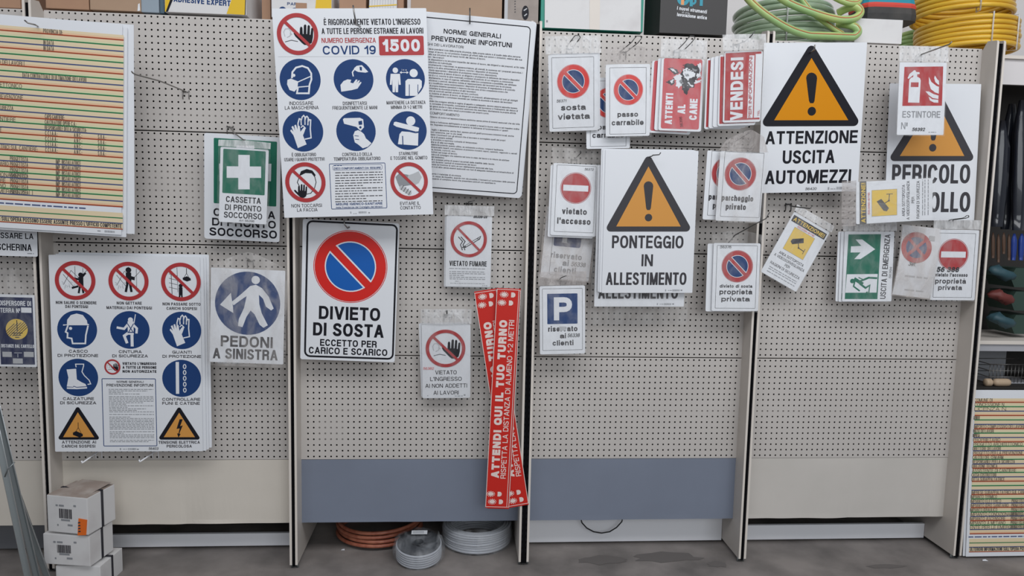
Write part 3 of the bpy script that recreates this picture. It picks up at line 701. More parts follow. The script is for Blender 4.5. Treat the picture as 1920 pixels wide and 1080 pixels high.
FACE = [('p', K_, [(-.32, -.3), (-.22, -.55), (.06, -.66), (.34, -.58), (.5, -.36), (.44, -.26), (.3, -.44), (.0, -.46), (-.2, -.36)]), ('l', K_, [(-.3, -.28), (-.4, 0), (-.3, .18), (-.34, .3)], .035), ('l', K_, [(.46, -.26), (.52, 0), (.44, .3), (.26, .54), (-.02, .6), (-.16, .52)], .035), ('p', K_, off([(x*.62, y*.62) for x, y in HAND], -.26, .44))]
SHAKE = [('p', 'mid_grey', [(-.72, -.22), (-.52, -.42), (.1, -.3), (.3, -.02), (.1, .2), (-.5, .3), (-.6, .1)]), ('p', 'light_grey', [(-.06, -.3), (.24, -.4), (.5, -.52), (.66, -.2), (.5, .1), (.2, .24), (-.1, .0)], 1)]+[('d', 'light_grey', (-.38+.13*i, .34+.09*i), .12, 2) for i in range(4)]+[('l', 'ink_grey', [(-.3+.13*i, .24+.09*i), (-.42+.13*i, .44+.09*i)], .03, 3) for i in range(4)]
HELMET = [('p', W_, [(-.52, -.26), (-.5, -.5), (-.3, -.74), (0, -.82), (.32, -.74), (.52, -.46), (.54, -.3), (.62, -.27), (.62, -.22), (-.56, -.22), (-.72, -.2), (-.72, -.26)]), ('l', W_, [(-.48, -.18), (-.6, .12), (-.5, .18), (-.52, .42), (-.3, .46), (-.26, .72), (.4, .72), (.44, .3), (.56, -.16)], .08), ('d', W_, (-.34, -.06), .08)]
HARNESS = [('d', W_, (.04, -.52), .13), ('l', W_, [(.04, -.3), (.04, .1)], .3), ('l', W_, [(-.62, -.12), (-.3, -.06), (-.14, -.24)], .12), ('l', W_, [(.2, -.24), (.36, -.08), (.34, .12)], .12), ('l', W_, [(-.04, .12), (-.3, .3), (-.18, .62)], .14), ('l', W_, [(.1, .12), (.1, .78)], .15), ('l', 'navy', [(-.1, -.3), (.16, .1)], .04, 2), ('l', 'navy', [(.18, -.3), (-.06, .1)], .04, 2), ('l', 'navy', [(-.1, .12), (.18, .12)], .05, 2), ('l', W_, [(.3, -.78), (.22, -.36)], .045)]
BOOTS = [('p', W_, [(-.6, -.42), (-.1, -.46), (-.08, .1), (.18, .26), (.36, .34), (.42, .46), (-.1, .5), (-.26, .44), (-.3, .5), (-.62, .48), (-.52, .0)]), ('p', W_, [(-.62, .52), (-.28, .53), (-.26, .48), (-.1, .54), (.44, .5), (.44, .58), (-.1, .62), (-.62, .6)]), ('l', W_, [(-.1, -.56), (-.12, -.7), (.3, -.7), (.3, -.62), (.2, -.3), (.32, -.1), (.56, .14), (.64, .34), (.5, .36)], .05)]
CHAINS = [('l', W_, [(-.22, -.78+.13*i), (-.22, -.70+.13*i)], .17) for i in range(12)]+[('l', W_, [(.16+.07*math.cos(a), -.62+.31*j+.11*math.sin(a)) for a in np.linspace(0, 6.283, 11)], .045) for j in range(5)]
def person(dx, dy, s, m=K_, lean=0): return [('d', m, (dx+lean*.3*s, dy-.5*s), .16*s), ('l', m, [(dx+lean*.2*s, dy-.22*s), (dx, dy+.1*s)], .3*s), ('l', m, [(dx-.05*s, dy+.15*s), (dx-.16*s, dy+.65*s)], .13*s), ('l', m, [(dx+.06*s, dy+.15*s), (dx+.14*s, dy+.65*s)], .13*s)]
SCAFF = [('l', 'ink_grey', [(-.6, -.3), (-.1, .3)], .02), ('l', 'ink_grey', [(.4, -.6), (.4, .5)], .02), ('l', 'ink_grey', [(.0, -.7), (.0, -.1)], .02), ('l', 'ink_grey', [(-.6, .2), (-.2, -.5), (.2, -.1), (.6, -.5)], .02)]
RUBBLE = [('l', 'light_grey', [(-.68+.11*i+.03*(i % 2), .05+.10*((i*3) % 4)), (-.60+.11*i, .10+.09*((i*5) % 4)), (-.66+.11*i, .18+.08*((i*3) % 4))], .02) for i in range(6)]
CLIMB = SCAFF+RUBBLE+person(.28, .1, .75)+[('l', K_, [(.28, -.1), (.5, -.34)], .1), ('l', K_, [(.2, -.05), (-.04, -.1)], .1), ('l', K_, [(.1, .3), (-.14, .36)], .1)]
THROW = SCAFF+RUBBLE+person(.0, -.1, .9)+[('p', K_, [(.08, -.26), (.32, -.2), (.3, -.04), (.06, -.1)])]
UNDERLOAD = [('l', 'ink_grey', [(-.5, -.5), (-.46, .6)], .03), ('l', 'ink_grey', [(-.2, -.7), (-.16, .5)], .02)]+[('l', 'ink_grey', [(-.6, -.4+.22*i), (-.2, -.3+.22*i)], .02) for i in range(4)]+person(-.02, .5, .62)+[('l', K_, [(.28, -.66), (.28, -.42)], .03), ('l', K_, [(.28, -.42), (.14, -.2)], .02), ('l', K_, [(.28, -.42), (.42, -.2)], .02), ('p', K_, [(.08, -.2), (.3, -.28), (.48, -.18), (.5, -.08), (.3, -.02), (.1, -.1)])]
LOAD = [('l', K_, [(.0, -.42), (.0, -.1)], .03), ('l', K_, [(0, -.12), (-.2, .2)], .025), ('l', K_, [(0, -.12), (.2, .3)], .025), ('p', K_, [(-.34, .2), (-.14, .1), (.26, .28), (.26, .42), (.06, .5), (-.34, .34)])]
BOLT = [('p', K_, [(.02, -.34), (.16, -.34), (.04, -.02), (.16, -.06), (.0, .32), (.06, .34), (-.04, .5), (-.1, .3), (-.04, .32), (.02, .08), (-.12, .1)])]
CROSS = [(-.333, -1), (.333, -1), (.333, -.333), (1, -.333), (1, .333), (.333, .333), (.333, 1), (-.333, 1), (-.333, .333), (-1, .333), (-1, -.333), (-.333, -.333)]

def doc_lines(p, x0, x1, y0, y1, step, h, seed, m='mid_grey'):
    rnd = random.Random(seed); y = y0
    while y < y1:
        p.micro(x0, y, (x1-x0)*(1 if rnd.random() < .75 else rnd.uniform(.3, .9)), h, m, seed=seed+int(y)); y += step*(1 if rnd.random() < .9 else 1.7)
def mark(S, name, st, x, y, wd, cap, m='pen_black', rot=0, wt=.12):
    p = S.part(name, 'handwritten stock number', .0019); p.text(st, x, y, wd, cap, m, wt, rot=rot, slant=.15); p.done()

# ---- health rules poster
S = Sign('covid_rules_sign', [(28, 46), (787, 37), (824, 1062), (86, 1072)], (-.30, -.14), 'large white health rules poster with 1500 on red and rows of navy pictograms', 'poster', crop=(500, 0, 2.634), corner=.003)
S.plate()
p = S.part('heading'); p.text("È RIGOROSAMENTE VIETATO L'INGRESSO", 520, 122, 474, 29, wt=.15); p.text('A TUTTE LE PERSONE ESTRANEE AI LAVORI', 522, 166, 500, 28, wt=.15)
p.text('NUMERO EMERGENZA', 404, 211, 266, 24, 'dark_red', .15); p.text('COVID 19', 407, 268, 260, 42, 'navy', .17); p.line([(58, 281), (770, 276)], 1.2, 'light_grey'); p.done()
p = S.part('emergency_number', 'red panel with white number'); p.rect(553, 176, 775, 270, 'dark_red', r=7); p.text('1500', 665, 253, 184, 60, 'white', .24, 1); p.done()
def pict(S, name, x, y, R, shapes, ban=None, bg='navy', label=None):
    p = S.part(name, label)
    if ban is None: p.disc(x, y, R, bg, 0); p.pic(x, y, R, shapes, 1)
    else: p.pic(x, y, R, shapes, 1); p.prohibition(x, y, R, ban, 5)
    p.done()
pict(S, 'no_entry_pictogram', 153, 170, 100, STOP_HAND, 'dark_red')
for nm, x, y, R, sh in (('mask_pictogram', 165, 392, 100, MASK), ('sanitiser_pictogram', 427, 391, 98, GEL), ('distance_pictogram', 684, 388, 97, DIST), ('gloves_pictogram', 178, 647, 100, GLOVES), ('thermometer_pictogram', 439, 647, 98, THERMO), ('elbow_pictogram', 695, 644, 96, ELBOW)): pict(S, nm, x, y, R, sh)
pict(S, 'no_face_touching_pictogram', 190, 898, 100, FACE, 'dark_red'); pict(S, 'no_handshake_pictogram', 703, 895, 95, SHAKE, 'dark_red')
p = S.part('captions')
for st, a, b, y in (('INDOSSARE', 112, 230, 517), ('LA MASCHERINA', 90, 256, 539), ('DISINFETTARSI', 374, 493, 517), ('FREQUENTEMENTE LE MANI', 323, 545, 539), ('MANTENERE LA DISTANZA', 590, 785, 513), ('MINIMA DI 1-2 METRI', 612, 768, 536), ('È OBBLIGATORIO', 123, 243, 770), ('USARE I GUANTI PROTETTIVI', 86, 285, 793), ('CONTROLLO DELLA', 370, 520, 769), ('TEMPERATURA OBBLIGATORIO', 328, 562, 791), ('STARNUTIRE', 651, 748, 766), ('E TOSSIRE NEL GOMITO', 609, 795, 788), ('NON TOCCARSI', 120, 272, 1021), ('LA FACCIA', 148, 250, 1042), ('EVITARE IL', 657, 758, 1014), ('CONTATTO', 658, 762, 1036)):
    p.text(st, (a+b)/2, y, b-a, 17, 'ink_grey', .14)
p.text('i c o', 678, 347, 24, 8, 'white', .16, 4); p.barcode(452, 1054, 40, 10); p.barcode(410, 1054, 6, 10); p.micro(425, 1056, 20, 4); p.micro(500, 1054, 8, 10); p.done()
p = S.part('rules_box'); p.frame(309, 803, 591, 1033, 3, 'navy', 6); p.frame(322, 812, 571, 839, 1.6, 'navy', 10); p.text('DIECI COMPORTAMENTI DA SEGUIRE', 446, 834, 234, 10, 'navy', .2); p.micro(330, 818, 40, 5, 'navy')
doc_lines(p, 336, 574, 854, 998, 13, 6.5, 3, 'ink_grey'); p.text('MISURE IGIENICO-SANITARIE', 455, 1012, 234, 12, 'navy', .2); p.text('della Presidenza del Consiglio dei Ministri', 455, 1026, 236, 8, 'navy', .18); p.done()

# ---- general safety rules
NORME = ["Il lavoratore deve prendersi cura della propria sicurezza, della propria salute e di quelle delle altre persone", "presenti sul luogo di lavoro, su cui possono ricadere gli effetti delle sue azioni o omissioni, relative alla sua", "formazione, alle sue istruzioni ed ai mezzi forniti dal datore di lavoro.", "In particolare i lavoratori:", "- osservano le disposizioni e le istruzioni impartite dal datore di lavoro, dai dirigenti e dai preposti, ai fini della", "protezione collettiva ed individuale.", "- utilizzano correttamente i macchinari, le apparecchiature, gli utensili, le sostanze ed i preparati pericolosi, i", "mezzi di trasporto e le altre attrezzature di lavoro, nonchè i dispositivi di sicurezza.", "- utilizzano in modo appropriato i dispositivi di protezione messi a loro disposizione.", "- segnalano immediatamente al datore di lavoro, al dirigente o al preposto le deficienze dei mezzi e dispositivi", "di cui alle lettere b) e c), nonchè le altre eventuali condizioni di pericolo di cui vengono a conoscenza", "adoperandosi direttamente, in caso di urgenza, nell'ambito delle loro competenze e possibilità, per eliminare", "o ridurre tali deficienze o pericoli, dandone notizia al rappresentante dei lavoratori per la sicurezza.", "- non rimuovono o modificano senza autorizzazione i dispositivi di sicurezza, di segnalazione o di controllo", "- non compiono di propria iniziativa operazioni o manovre che non sono di loro competenza ovvero che", "possono compromettere la sicurezza propria e di altri lavoratori.", "- si sottopongono ai controlli sanitari previsti nei loro confronti.", "- contribuiscono, insieme al datore di lavoro, ai dirigenti e ai preposti, all'adempimento di tutti gli obblighi", "imposti dall'autorità competente o comunque necessari per tutelare la sicurezza e la salute dei lavoratori", "durante il lavoro.", "I lavoratori di aziende che svolgono attività in regime di appalto o subappalto, devono esporre apposita tessera", "di riconoscimento, corredata di fotografia, contenente le generalità del lavoratore e l'indicazione del datore di", "lavoro. Tale obbligo grava anche in capo ai lavoratori autonomi che esercitano direttamente la propria attività", "nel medesimo luogo di lavoro, i quali sono tenuti a provvedere per proprio conto."]
NORME2 = ["Curare l'ordine e l'interno di motori ed apparecchiature elettriche senza prima di essersi assicurati che sia tolta", "la tensione.", "Segnalare la condizione e l'efficienza dell'impianto a cui si è addetti e tenerli in buono stato e nel massimo ordine", "i mezzi e le macchine. Segnalare immediatamente ai superiori le deficienze di funzionamento e i guasti", "riscontrati.", "- usare ogni ferita, taglio o abrasione, anche lievi, spesso piccoli graffi provocano infezioni locali, anche", "molto gravi, infezioni tetaniche, per lo più letali.", "- usando, regolare bene i movimenti con gli attrezzi che si lavorano e sorvegliare quelli dei propri", "compagni di cantiere e di essere solidali.", "- sul posto di lavoro, si evitino e reprimino curiosità di temporaneo", "- controllare di pulire e di alla sorveglia.", "- montare la giusta traiettoria potendo questo ultimo, se sottoposto a sforzo, rompersi facilmente.", "- evitare i cavi nell'attraversare reparti, ove esistono si possono trovarsi vapori, cammini, vagoncini o carrelli", "in transito, scivolare, botole, cunicoli, ecc.", "- usare attrezzi pericolosi nel luogo di lavoro.", "- osservare ogni scrupolo e di compagno che subentra nel turno lo stato del lavoro e le misure da adottare", "per il completamento del medesimo.", "- non fare ponti mobili o sospesi prima di esserci accertati della stabilità delle tavole.", "- controllare impalcature durante i periodi di sospensione dei lavori.", "- non agire con leggerezza sul frontone di carro se non debitamente assicurati alla fune.", "- non sostare sui mezzi e ad altre senza essersi assicurati con funi di adeguata resistenza ed infrastruttura di", "ogni parte."]
NORME3 = ["Depositare ordinatamente il materiale di sicurezza.", "Per ogni buona durata in causa da impedire, quando non sia possibile, il fermarsi a il sottostare delle persone", "lavorare con prudenza quando si compiono lavori che presentano pericoli con aspettare in", "reparto."]
S = Sign('safety_rules_sign', [(774, 22), (1004, 42), (977, 372.5), (750, 354)], (-.20, -.095), 'white poster crowded with fine black rules text, tucked behind the health rules poster', 'poster', corner=.012)
S.plate(); S.design(400, 570)
p = S.part('border'); p.frame(13, 14, 387, 556, 3, 'black', 14); p.done()
p = S.part('heading'); p.text('NORME GENERALI', 200, 58, 184, 14, wt=.19); p.text('PREVENZIONE INFORTUNI', 200, 83, 260, 15, wt=.19); p.done()
p = S.part('rules_text'); p.text('OBBLIGHI DEI LAVORATORI', 100, 99, 150, 8, 'ink_grey', .15)
y = 112.0
for block, head in ((NORME, None), (NORME2, 'NORME DI COMPORTAMENTO'), (NORME3, '')):
    if head is not None: y += 7
    if head: p.text(head, 100, y, 150, 8, 'ink_grey', .15); y += 11
    full = max(len(b) for b in block)
    for ln in block:
        wd = min(352, len(ln)/full*352+8); p.text(ln, 24+wd/2, y, wd, 5.2, 'ink_grey', .17); y += 8.15
p.done()
S.behind(.004, .004, .006, 'blank sheet edge showing just above the white rules text poster', ('plate',))

# ---- no parking except loading
S = Sign('loading_no_parking_sign', [(568, 410.7), (748.8, 418.5), (740, 679.7), (562.9, 672.8)], (-.115, -.055), 'large white no parking sign reading DIVIETO DI SOSTA above the cable coils bay', corner=.008)
S.plate(); p = S.part('border'); p.frame(573.5, 416.5, 741.5, 674.5, 3.5, 'black', 11); p.done()
p = S.part('pictogram'); p.no_parking(657, 500, 66); p.done()
p = S.part('lettering'); p.text('DIVIETO', 655, 600, 114, 25, wt=.2); p.text('DI SOSTA', 653, 631, 132, 25, wt=.2); p.text('ECCETTO PER', 653, 650, 106, 13, wt=.19); p.text('CARICO E SCARICO', 652.5, 665, 147, 13, wt=.19); p.done()

# ---- nine-pictogram site board
S = Sign('site_safety_sign', [(222, 130), (845, 140), (855, 958), (217, 960)], (-.115, -.055), 'front white site safety board with nine pictograms and two orange triangles above the stacked cartons', 'sign', 'site safety boards on one pair of hooks', crop=(0, 420, 2.25), corner=.004)
S.plate()
for nm, x, y, sh in (('no_climbing_pictogram', 329, 234, CLIMB), ('no_throwing_pictogram', 550, 237, THROW), ('no_passing_under_loads_pictogram', 767, 240, UNDERLOAD)): pict(S, nm, x, y, 82, sh, 'dark_red')
for nm, x, y, sh in (('helmet_pictogram', 330, 436, HELMET), ('harness_pictogram', 551, 438, HARNESS), ('gloves_pictogram', 768, 440, GLOVES), ('boots_pictogram', 328, 638, BOOTS), ('chains_pictogram', 766, 642, CHAINS)): pict(S, nm, x, y, 81, sh)
pict(S, 'no_entry_pictogram', 474, 593, 33, STOP_HAND, 'dark_red')
p = S.part('hanging_load_triangle'); p.warning(235, 407, 765, 907, 'orange', 11, mark=False); p.pic(321, 862, 70, LOAD, 4); p.done()
p = S.part('high_voltage_triangle'); p.warning(668, 840, 767, 907, 'orange', 11, mark=False); p.pic(754, 850, 95, BOLT, 4); p.done()
p = S.part('captions')
for st, a, b, y in (('NON SALIRE O SCENDERE', 247, 412, 331), ('DAI PONTEGGI', 285, 377, 347), ('NON GETTARE', 499, 602, 333), ('MATERIALI DAI PONTEGGI', 457, 643, 352), ('NON PASSARE SOTTO', 690, 847, 337), ('CARICHI SOSPESI', 706, 832, 355), ('CASCO', 293, 370, 533), ('DI PROTEZIONE', 247, 412, 551), ('CINTURA', 503, 598, 535), ('DI SICUREZZA', 476, 623, 553), ('GUANTI', 728, 808, 537), ('DI PROTEZIONE', 687, 848, 555), ('CALZATURE', 262, 389, 735), ('DI SICUREZZA', 250, 398, 753), ('CONTROLLARE', 684, 843, 738), ('FUNI E CATENE', 684, 841, 755), ('ATTENZIONE AI', 251, 392, 924), ('CARICHI SOSPESI', 250, 388, 942), ('TENSIONE ELETTRICA', 666, 840, 925), ('PERICOLOSA', 700, 806, 942)):
    p.text(st, (a+b)/2, y, b-a, 12.5, 'ink_grey', .2)
for st, y in (("VIETATO L'INGRESSO", 585), ('A TUTTE LE PERSONE', 601), ('NON AUTORIZZATE', 618)): p.text(st, 588, y, 140, 11.5, wt=.24)
p.barcode(532, 953, 34, 9); p.barcode(497, 953, 5, 9); p.micro(510, 950, 18, 4); p.micro(570, 952, 8, 8); p.done()
p = S.part('rules_box'); p.frame(430, 640, 654, 937, 3, 'navy', 5); p.text('NORME GENERALI', 547, 661, 111, 9, 'ink_grey', .18); p.text('PREVENZIONE INFORTUNI', 546, 677, 193, 12, 'ink_grey', .18); doc_lines(p, 455, 640, 690, 922, 6.6, 4.2, 5); p.done()
mark(S, 'stock_number', '56403', 642, 951, 40, 11)
KEEP = ('plate', 'border', 'pictogram', 'lettering')
for i, (a, b, c) in enumerate(((.012, 0.0, .005), (.020, .004, .010), (.030, .010, .015))):
    S.behind(a, b, c, ('second', 'third', 'fourth and last')[i]+' white site safety board behind the nine-pictogram one, only its right edge showing', ('plate',), group='site safety boards on one pair of hooks')

# ---- first aid
def first_aid(S, x0, y0, x1, y1, lines, cx):
    S.plate(); p = S.part('cross_panel', 'green panel with white cross')
    p.rect(x0, y0, x1, y1, 'green', 0, 4); a = (x1-x0)*.41; p.poly([((x0+x1)/2+a*u, (y0+y1)/2+a*v) for u, v in CROSS], 'white', 1); p.done()
    p = S.part('lettering')
    for st, a, b, y, c in lines: p.text(st, (a+b)/2, y, b-a, c, wt=.17 if c < 30 else .2)
    p.done()
S = Sign('first_aid_sign', [(38, 45), (352, 62), (362, 517), (22, 497)], (-.10, -.05), 'larger green and white first aid sign behind the bagged one, word SOCCORSO showing below', crop=(370, 230, 2.297), corner=.010)
first_aid(S, 72, 64, 340, 345, (('CASSETTA', 70, 335, 400, 34), ('DI PRONTO', 64, 338, 444, 34), ('SOCCORSO', 52, 343, 491, 36)), 200)
S = Sign('first_aid_sign', [(100, 105), (308, 115), (298, 440), (93, 425)], (-.165, -.125), 'smaller bagged first aid sign with a white cross, hung before a larger one', crop=(370, 230, 2.297), corner=.006)
first_aid(S, 110, 118, 291, 309, (('CASSETTA', 123, 272, 346, 26), ('DI PRONTO', 119, 274, 380, 25), ('SOCCORSO', 114, 278, 413, 26)), 195)
mark(S, 'stock_number', 'Art 56396', 212, 427, 66, 9); S.sleeve(.028, side=.008, seed=3, peak=.004)

# ---- pedestrians to the left (bagged)
S = Sign('pedestrian_left_sign', [(402.6, 502), (537, 508), (529, 683), (386.5, 678)], (-.150, -.135), 'bagged white sign with a navy disc, walking figure and arrow, reading PEDONI A SINISTRA', corner=.004)
S.plate(); p = S.part('pictogram', 'navy disc with walking figure'); cx, cy, R = 466, 566, 60
p.disc(cx, cy, R, 'navy', 0)
p.pic(cx, cy, R, [('d', W_, (.28, -.70), .13), ('p', W_, [(.1, -.52), (.28, -.56), (.46, -.46), (.66, -.2), (.8, .16), (.72, .22), (.56, .1), (.48, -.14), (.36, -.26), (.36, .02), (.42, .3), (.6, .68), (.46, .76), (.34, .66), (.2, .34), (.08, .22), (-.06, .42), (-.2, .74), (-.34, .7), (-.3, .48), (-.12, .14), (-.02, -.22), (-.12, -.16), (-.44, .06), (-.5, -.04), (-.16, -.3)]), ('p', W_, [(-.86, .04), (-.5, -.32), (-.48, -.1), (-.46, .12), (-.46, .3)])], 1); p.done()
p = S.part('lettering'); p.text('PEDONI', 460, 649, 96, 21, 'ink_grey', .19); p.text('A SINISTRA', 456, 673, 120, 20, 'ink_grey', .19); p.micro(402, 681, 40, 3); p.done()
S.sleeve(.065, 'film_milky', 'film_milky', side=.010, foot=.012, peak=.045, seed=5, wr=.006, gap=.006, taper=.25)

# ---- no smoking, no entry for staff
S = Sign('no_smoking_sign', [(210, 92), (438, 97), (432, 455), (200, 450)], (-.085, -.05), 'bagged white no smoking sign reading VIETATO FUMARE, above the staff only sign', crop=(760, 370, 2.7), corner=.006)
S.plate(); p = S.part('pictogram'); cx, cy, R = 321, 209, 91
p.pic(cx, cy, R, [('l', K_, [(-.34, .45), (.66, -.17), (.6, -.02), (-.22, .46)], .05), ('p', K_, [(-.3, .46), (.58, -.12), (.52, -.04), (-.2, .44)])]+[('l', K_, [(-.36+.14*i, .58), (-.46+.14*i, .3), (-.34+.14*i, .12), (-.56+.14*i, -.12)], .045) for i in range(2)]+[('l', W_, [(-.14, .36), (.44, .02)], .06, 3)], 1)
p.prohibition(cx, cy, R, ri=.83, bw=.12); p.done()
p = S.part('lettering'); p.text('VIETATO FUMARE', 317, 345, 188, 26, wt=.17); doc_lines(p, 222, 402, 358, 418, 9.5, 5.5, 8); p.micro(250, 424, 20, 4); doc_lines(p, 226, 400, 434, 440, 8, 4, 9); p.micro(390, 448, 26, 4); p.done()
mark(S, 'stock_number', '56356-39', 378, 104, 68, 15, wt=.2); S.sleeve(.040, side=.007, seed=8, foot=.006)
S.behind(-.006, -.004, .007, 'spare bagged no smoking sign right behind the front one', ('plate',))
S = Sign('staff_only_sign', [(78, 641), (326, 643), (332, 1013), (92, 1018)], (-.095, -.05), 'bagged white sign with a red barred hand reading AI NON ADDETTI AI LAVORI', crop=(760, 370, 2.7), corner=.006)
S.plate(); p = S.part('pictogram'); p.pic(203, 765, 97, STOP_HAND, 1); p.prohibition(203, 765, 97, ri=.83, bw=.13); p.done()
p = S.part('lettering'); p.text('VIETATO', 208, 896, 106, 21, wt=.14); p.text("L'INGRESSO", 209, 929, 156, 21, wt=.14); p.text('AI NON ADDETTI', 211, 963, 207, 21, wt=.14); p.text('AI LAVORI', 211, 998, 125, 21, wt=.14); p.micro(255, 1006, 40, 5); p.micro(116, 1006, 4, 6); p.micro(300, 1002, 8, 10); p.done()
mark(S, 'stock_number', '56382', 118, 872, 52, 13, 'pen_red'); S.sleeve(.062, side=.004, seed=11)
S.behind(-.012, .004, .008, 'spare bagged staff only sign, its left edge showing behind the front one', ('plate',), rot=1.2)

# ---- red queue strips
def strip(quad, Y, label, full=True):
    S = Sign('queue_strip_sign', quad, Y, label, 'sign', 'red queue strips', corner=.001, t=.0016, plate='strip_red'); S.plate(); S.design(100, 1000)
    p = S.part('border'); p.frame(0.5, .5, 99.5, 999.5, 2.6, 'strip_print', 0); p.done()
    p = S.part('lettering'); p.text('ATTENDI QUI IL TUO TURNO', 55, 500, 724, 36, 'strip_print', .29, rot=90); p.text('RISPETTA LA DISTANZA DI ALMENO 1-2 METRI', 86, 500, 728, 24, 'strip_print', .15, rot=90); p.done()
    for y0, y1 in ((28, 64), (934, 970)):
        for k, yy in enumerate((y0, y1)):
            p = S.part('shoe_print'); a = 34-8*k if y0 < 500 else 30+8*(k-1)
            p.ring(a, yy, 9, 11.5, 'strip_print', 0, 20, .8)
            c = S.xy(a, yy); kk = S.k
            p.poly_uv([(c[0]+13*kk*math.cos(t), c[1]+8*kk*math.sin(t)) for t in np.linspace(0, 6.1, 18)], 'strip_print', 1)
            for t in np.linspace(0, 2*PI, 12, endpoint=False):
                p.poly_uv([(c[0]+(17*math.cos(t)+2.6*math.cos(q))*kk, c[1]+(12*math.sin(t)+2.2*math.sin(q))*kk) for q in np.linspace(0, 6, 7)], 'strip_print', 1)
            b = a+40; p.poly([(b-9, yy-11), (b+2, yy-11), (b+9, yy-6), (b+10, yy), (b+9, yy+6), (b+2, yy+11), (b-9, yy+11)], 'strip_print', 0); p.done()
    return S
strip([(940, 540.6), (981, 541.7), (943.5, 953), (901.7, 951.3)], (-.118, -.106), 'front red queue strip reading ATTENDI QUI IL TUO TURNO, hanging beside the shelf upright')
strip([(939.3, 540.4), (980.3, 541.3), (950.6, 954.5), (909.5, 952.8)], (-.110, -.098), 'middle red queue strip, only a sliver showing right of the front one')
strip([(910.2, 543.8), (950.6, 539), (971.8, 947.6), (931, 956)], (-.102, -.090), 'rear red queue strip slanting the other way behind the front one')

# ---- small bagged parking signs
def small(name, quad, Y, label, crop, frame, ring, red, blue, lines, kind='np', yaw=0.0, group=None):
    S = Sign(name, quad, Y, label, 'sign', group, crop=crop, corner=.006, yaw=yaw); S.plate()
    p = S.part('border'); p.frame(*frame, 1.4*crop[2]/2.4, 'black', 3); p.done()
    p = S.part('pictogram')
    if kind == 'np': p.no_parking(*ring, red, blue)
    elif kind == 'ne': p.no_entry(*ring)
    elif kind == 'P':
        x0, y0, x1, y1 = ring; p.rect(x0, y0, x1, y1, 'navy', 0, 3); w2 = x1-x0; p.text('P', (x0+x1)/2+.02*w2, y1-.12*w2, .6*w2, .76*w2, 'white', .23, 1)
    p.done()
    if lines:
        p = S.part('lettering')
        for st, a, b, y, c in lines: p.text(st, (a+b)/2, y, b-a, c, 'ink_grey', .22)
        p.done()
    return S
cI = (1000, 0, 3.6); cJ = (1000, 240, 2.4); cL = (1400, 320, 2.842)
S = small('no_parking_sign', [(100, 372), (440, 360), (436, 880), (108, 888)], (-.17, -.13), 'bagged no parking sign reading sosta vietata, first in the top row', cI, (122, 395, 411, 861), (269, 551, 108), 'sign_red', 'navy', (('sosta', 183, 353, 745, 38), ('vietata', 160, 381, 806, 39)))
mark(S, 'stock_number', '56371', 188, 691, 66, 18); S.sleeve(.066, side=.010, seed=21)
S.behind(.008, .003, .006, 'spare sign edge right behind the sosta vietata sign', ('plate',))
S = small('no_parking_sign', [(490, 435), (786, 432), (786, 916), (486, 922)], (-.175, -.135), 'bagged no parking sign reading passo carrabile, second in the top row', cI, (512, 458, 764, 898), (641, 603, 98), 'sign_red', 'navy', (('passo', 566, 708, 786, 34), ('carrabile', 526, 747, 843, 36)))
S.sleeve(.072, 'film_clear', 'film_brown', side=.008, seed=22, peak=.02, wr=.005)
q = S.behind(-.072, -.046, .030, 'lower passo carrabile sign whose last word peeks out below its twin', KEEP)
S = Sign('beware_of_dog_sign', [(112, 222), (582, 238), (530, 1008), (85, 990)], (-.17, -.125), 'bagged red beware of the dog sign turned on its side, third in the top row', 'sign', crop=(1220, 70, 5.686), corner=.008)
S.plate(); p = S.part('printed_panel', 'red printed panel'); p.rect(118, 248, 535, 980, 'rose_red', 0, 20); p.done()
p = S.part('dog_picture', 'grey and white dog head')
def jag(pts, amp, seed, n=4):
    rd = random.Random(seed); out = []
    for (x0, y0), (x1, y1) in zip(pts, pts[1:]+pts[:1]): out += [(x0+(x1-x0)*i/n+(rd.uniform(-amp, amp) if i else 0), y0+(y1-y0)*i/n+(rd.uniform(-amp, amp) if i else 0)) for i in range(n)]
    return out
for pl in ([(175, 335), (230, 325), (270, 345), (305, 385), (255, 405), (220, 375)], [(158, 482), (215, 460), (245, 440), (255, 490), (225, 520), (185, 502)], [(285, 440), (335, 360), (370, 285), (430, 280), (480, 310), (538, 290), (540, 370), (520, 430), (470, 480), (462, 545), (410, 550), (378, 625), (352, 600), (322, 520), (298, 470)]): p.poly(jag(pl, 7, len(pl)), 'ink_grey', 1)
for pl in ([(236, 430), (300, 395), (340, 420), (312, 465), (330, 520), (295, 552), (262, 520), (272, 470)], [(340, 355), (392, 328), (432, 370), (482, 388), (472, 430), (422, 440), (400, 470), (362, 440), (342, 400)], [(500, 285), (538, 275), (538, 420), (500, 445), (482, 420), (520, 375)], [(470, 470), (538, 455), (535, 492), (460, 502)], [(390, 480), (456, 530), (440, 542), (400, 505)], [(205, 470), (238, 455), (240, 485), (222, 500)], [(200, 340), (250, 350), (275, 380), (240, 370)]): p.poly(jag(pl, 9, pl[0][0]), 'white', 2)
rd = random.Random(4)
for i in range(46):
    x, y = rd.uniform(280, 530), rd.uniform(300, 540)
    if abs(x-400)+abs(y-420) < 190: p.poly([(x, y), (x+rd.uniform(6, 26), y+rd.uniform(-8, 8)), (x+rd.uniform(4, 20), y+rd.uniform(5, 16))], rd.choice(('white', 'ink_grey', 'mid_grey')), 3)
for pl in ([(300, 470), (330, 455), (338, 490), (316, 505)], [(360, 400), (400, 395), (410, 420), (375, 425)], [(440, 330), (470, 345), (500, 350), (480, 372), (450, 360)]): p.poly(pl, 'mid_grey', 3)
p.done()
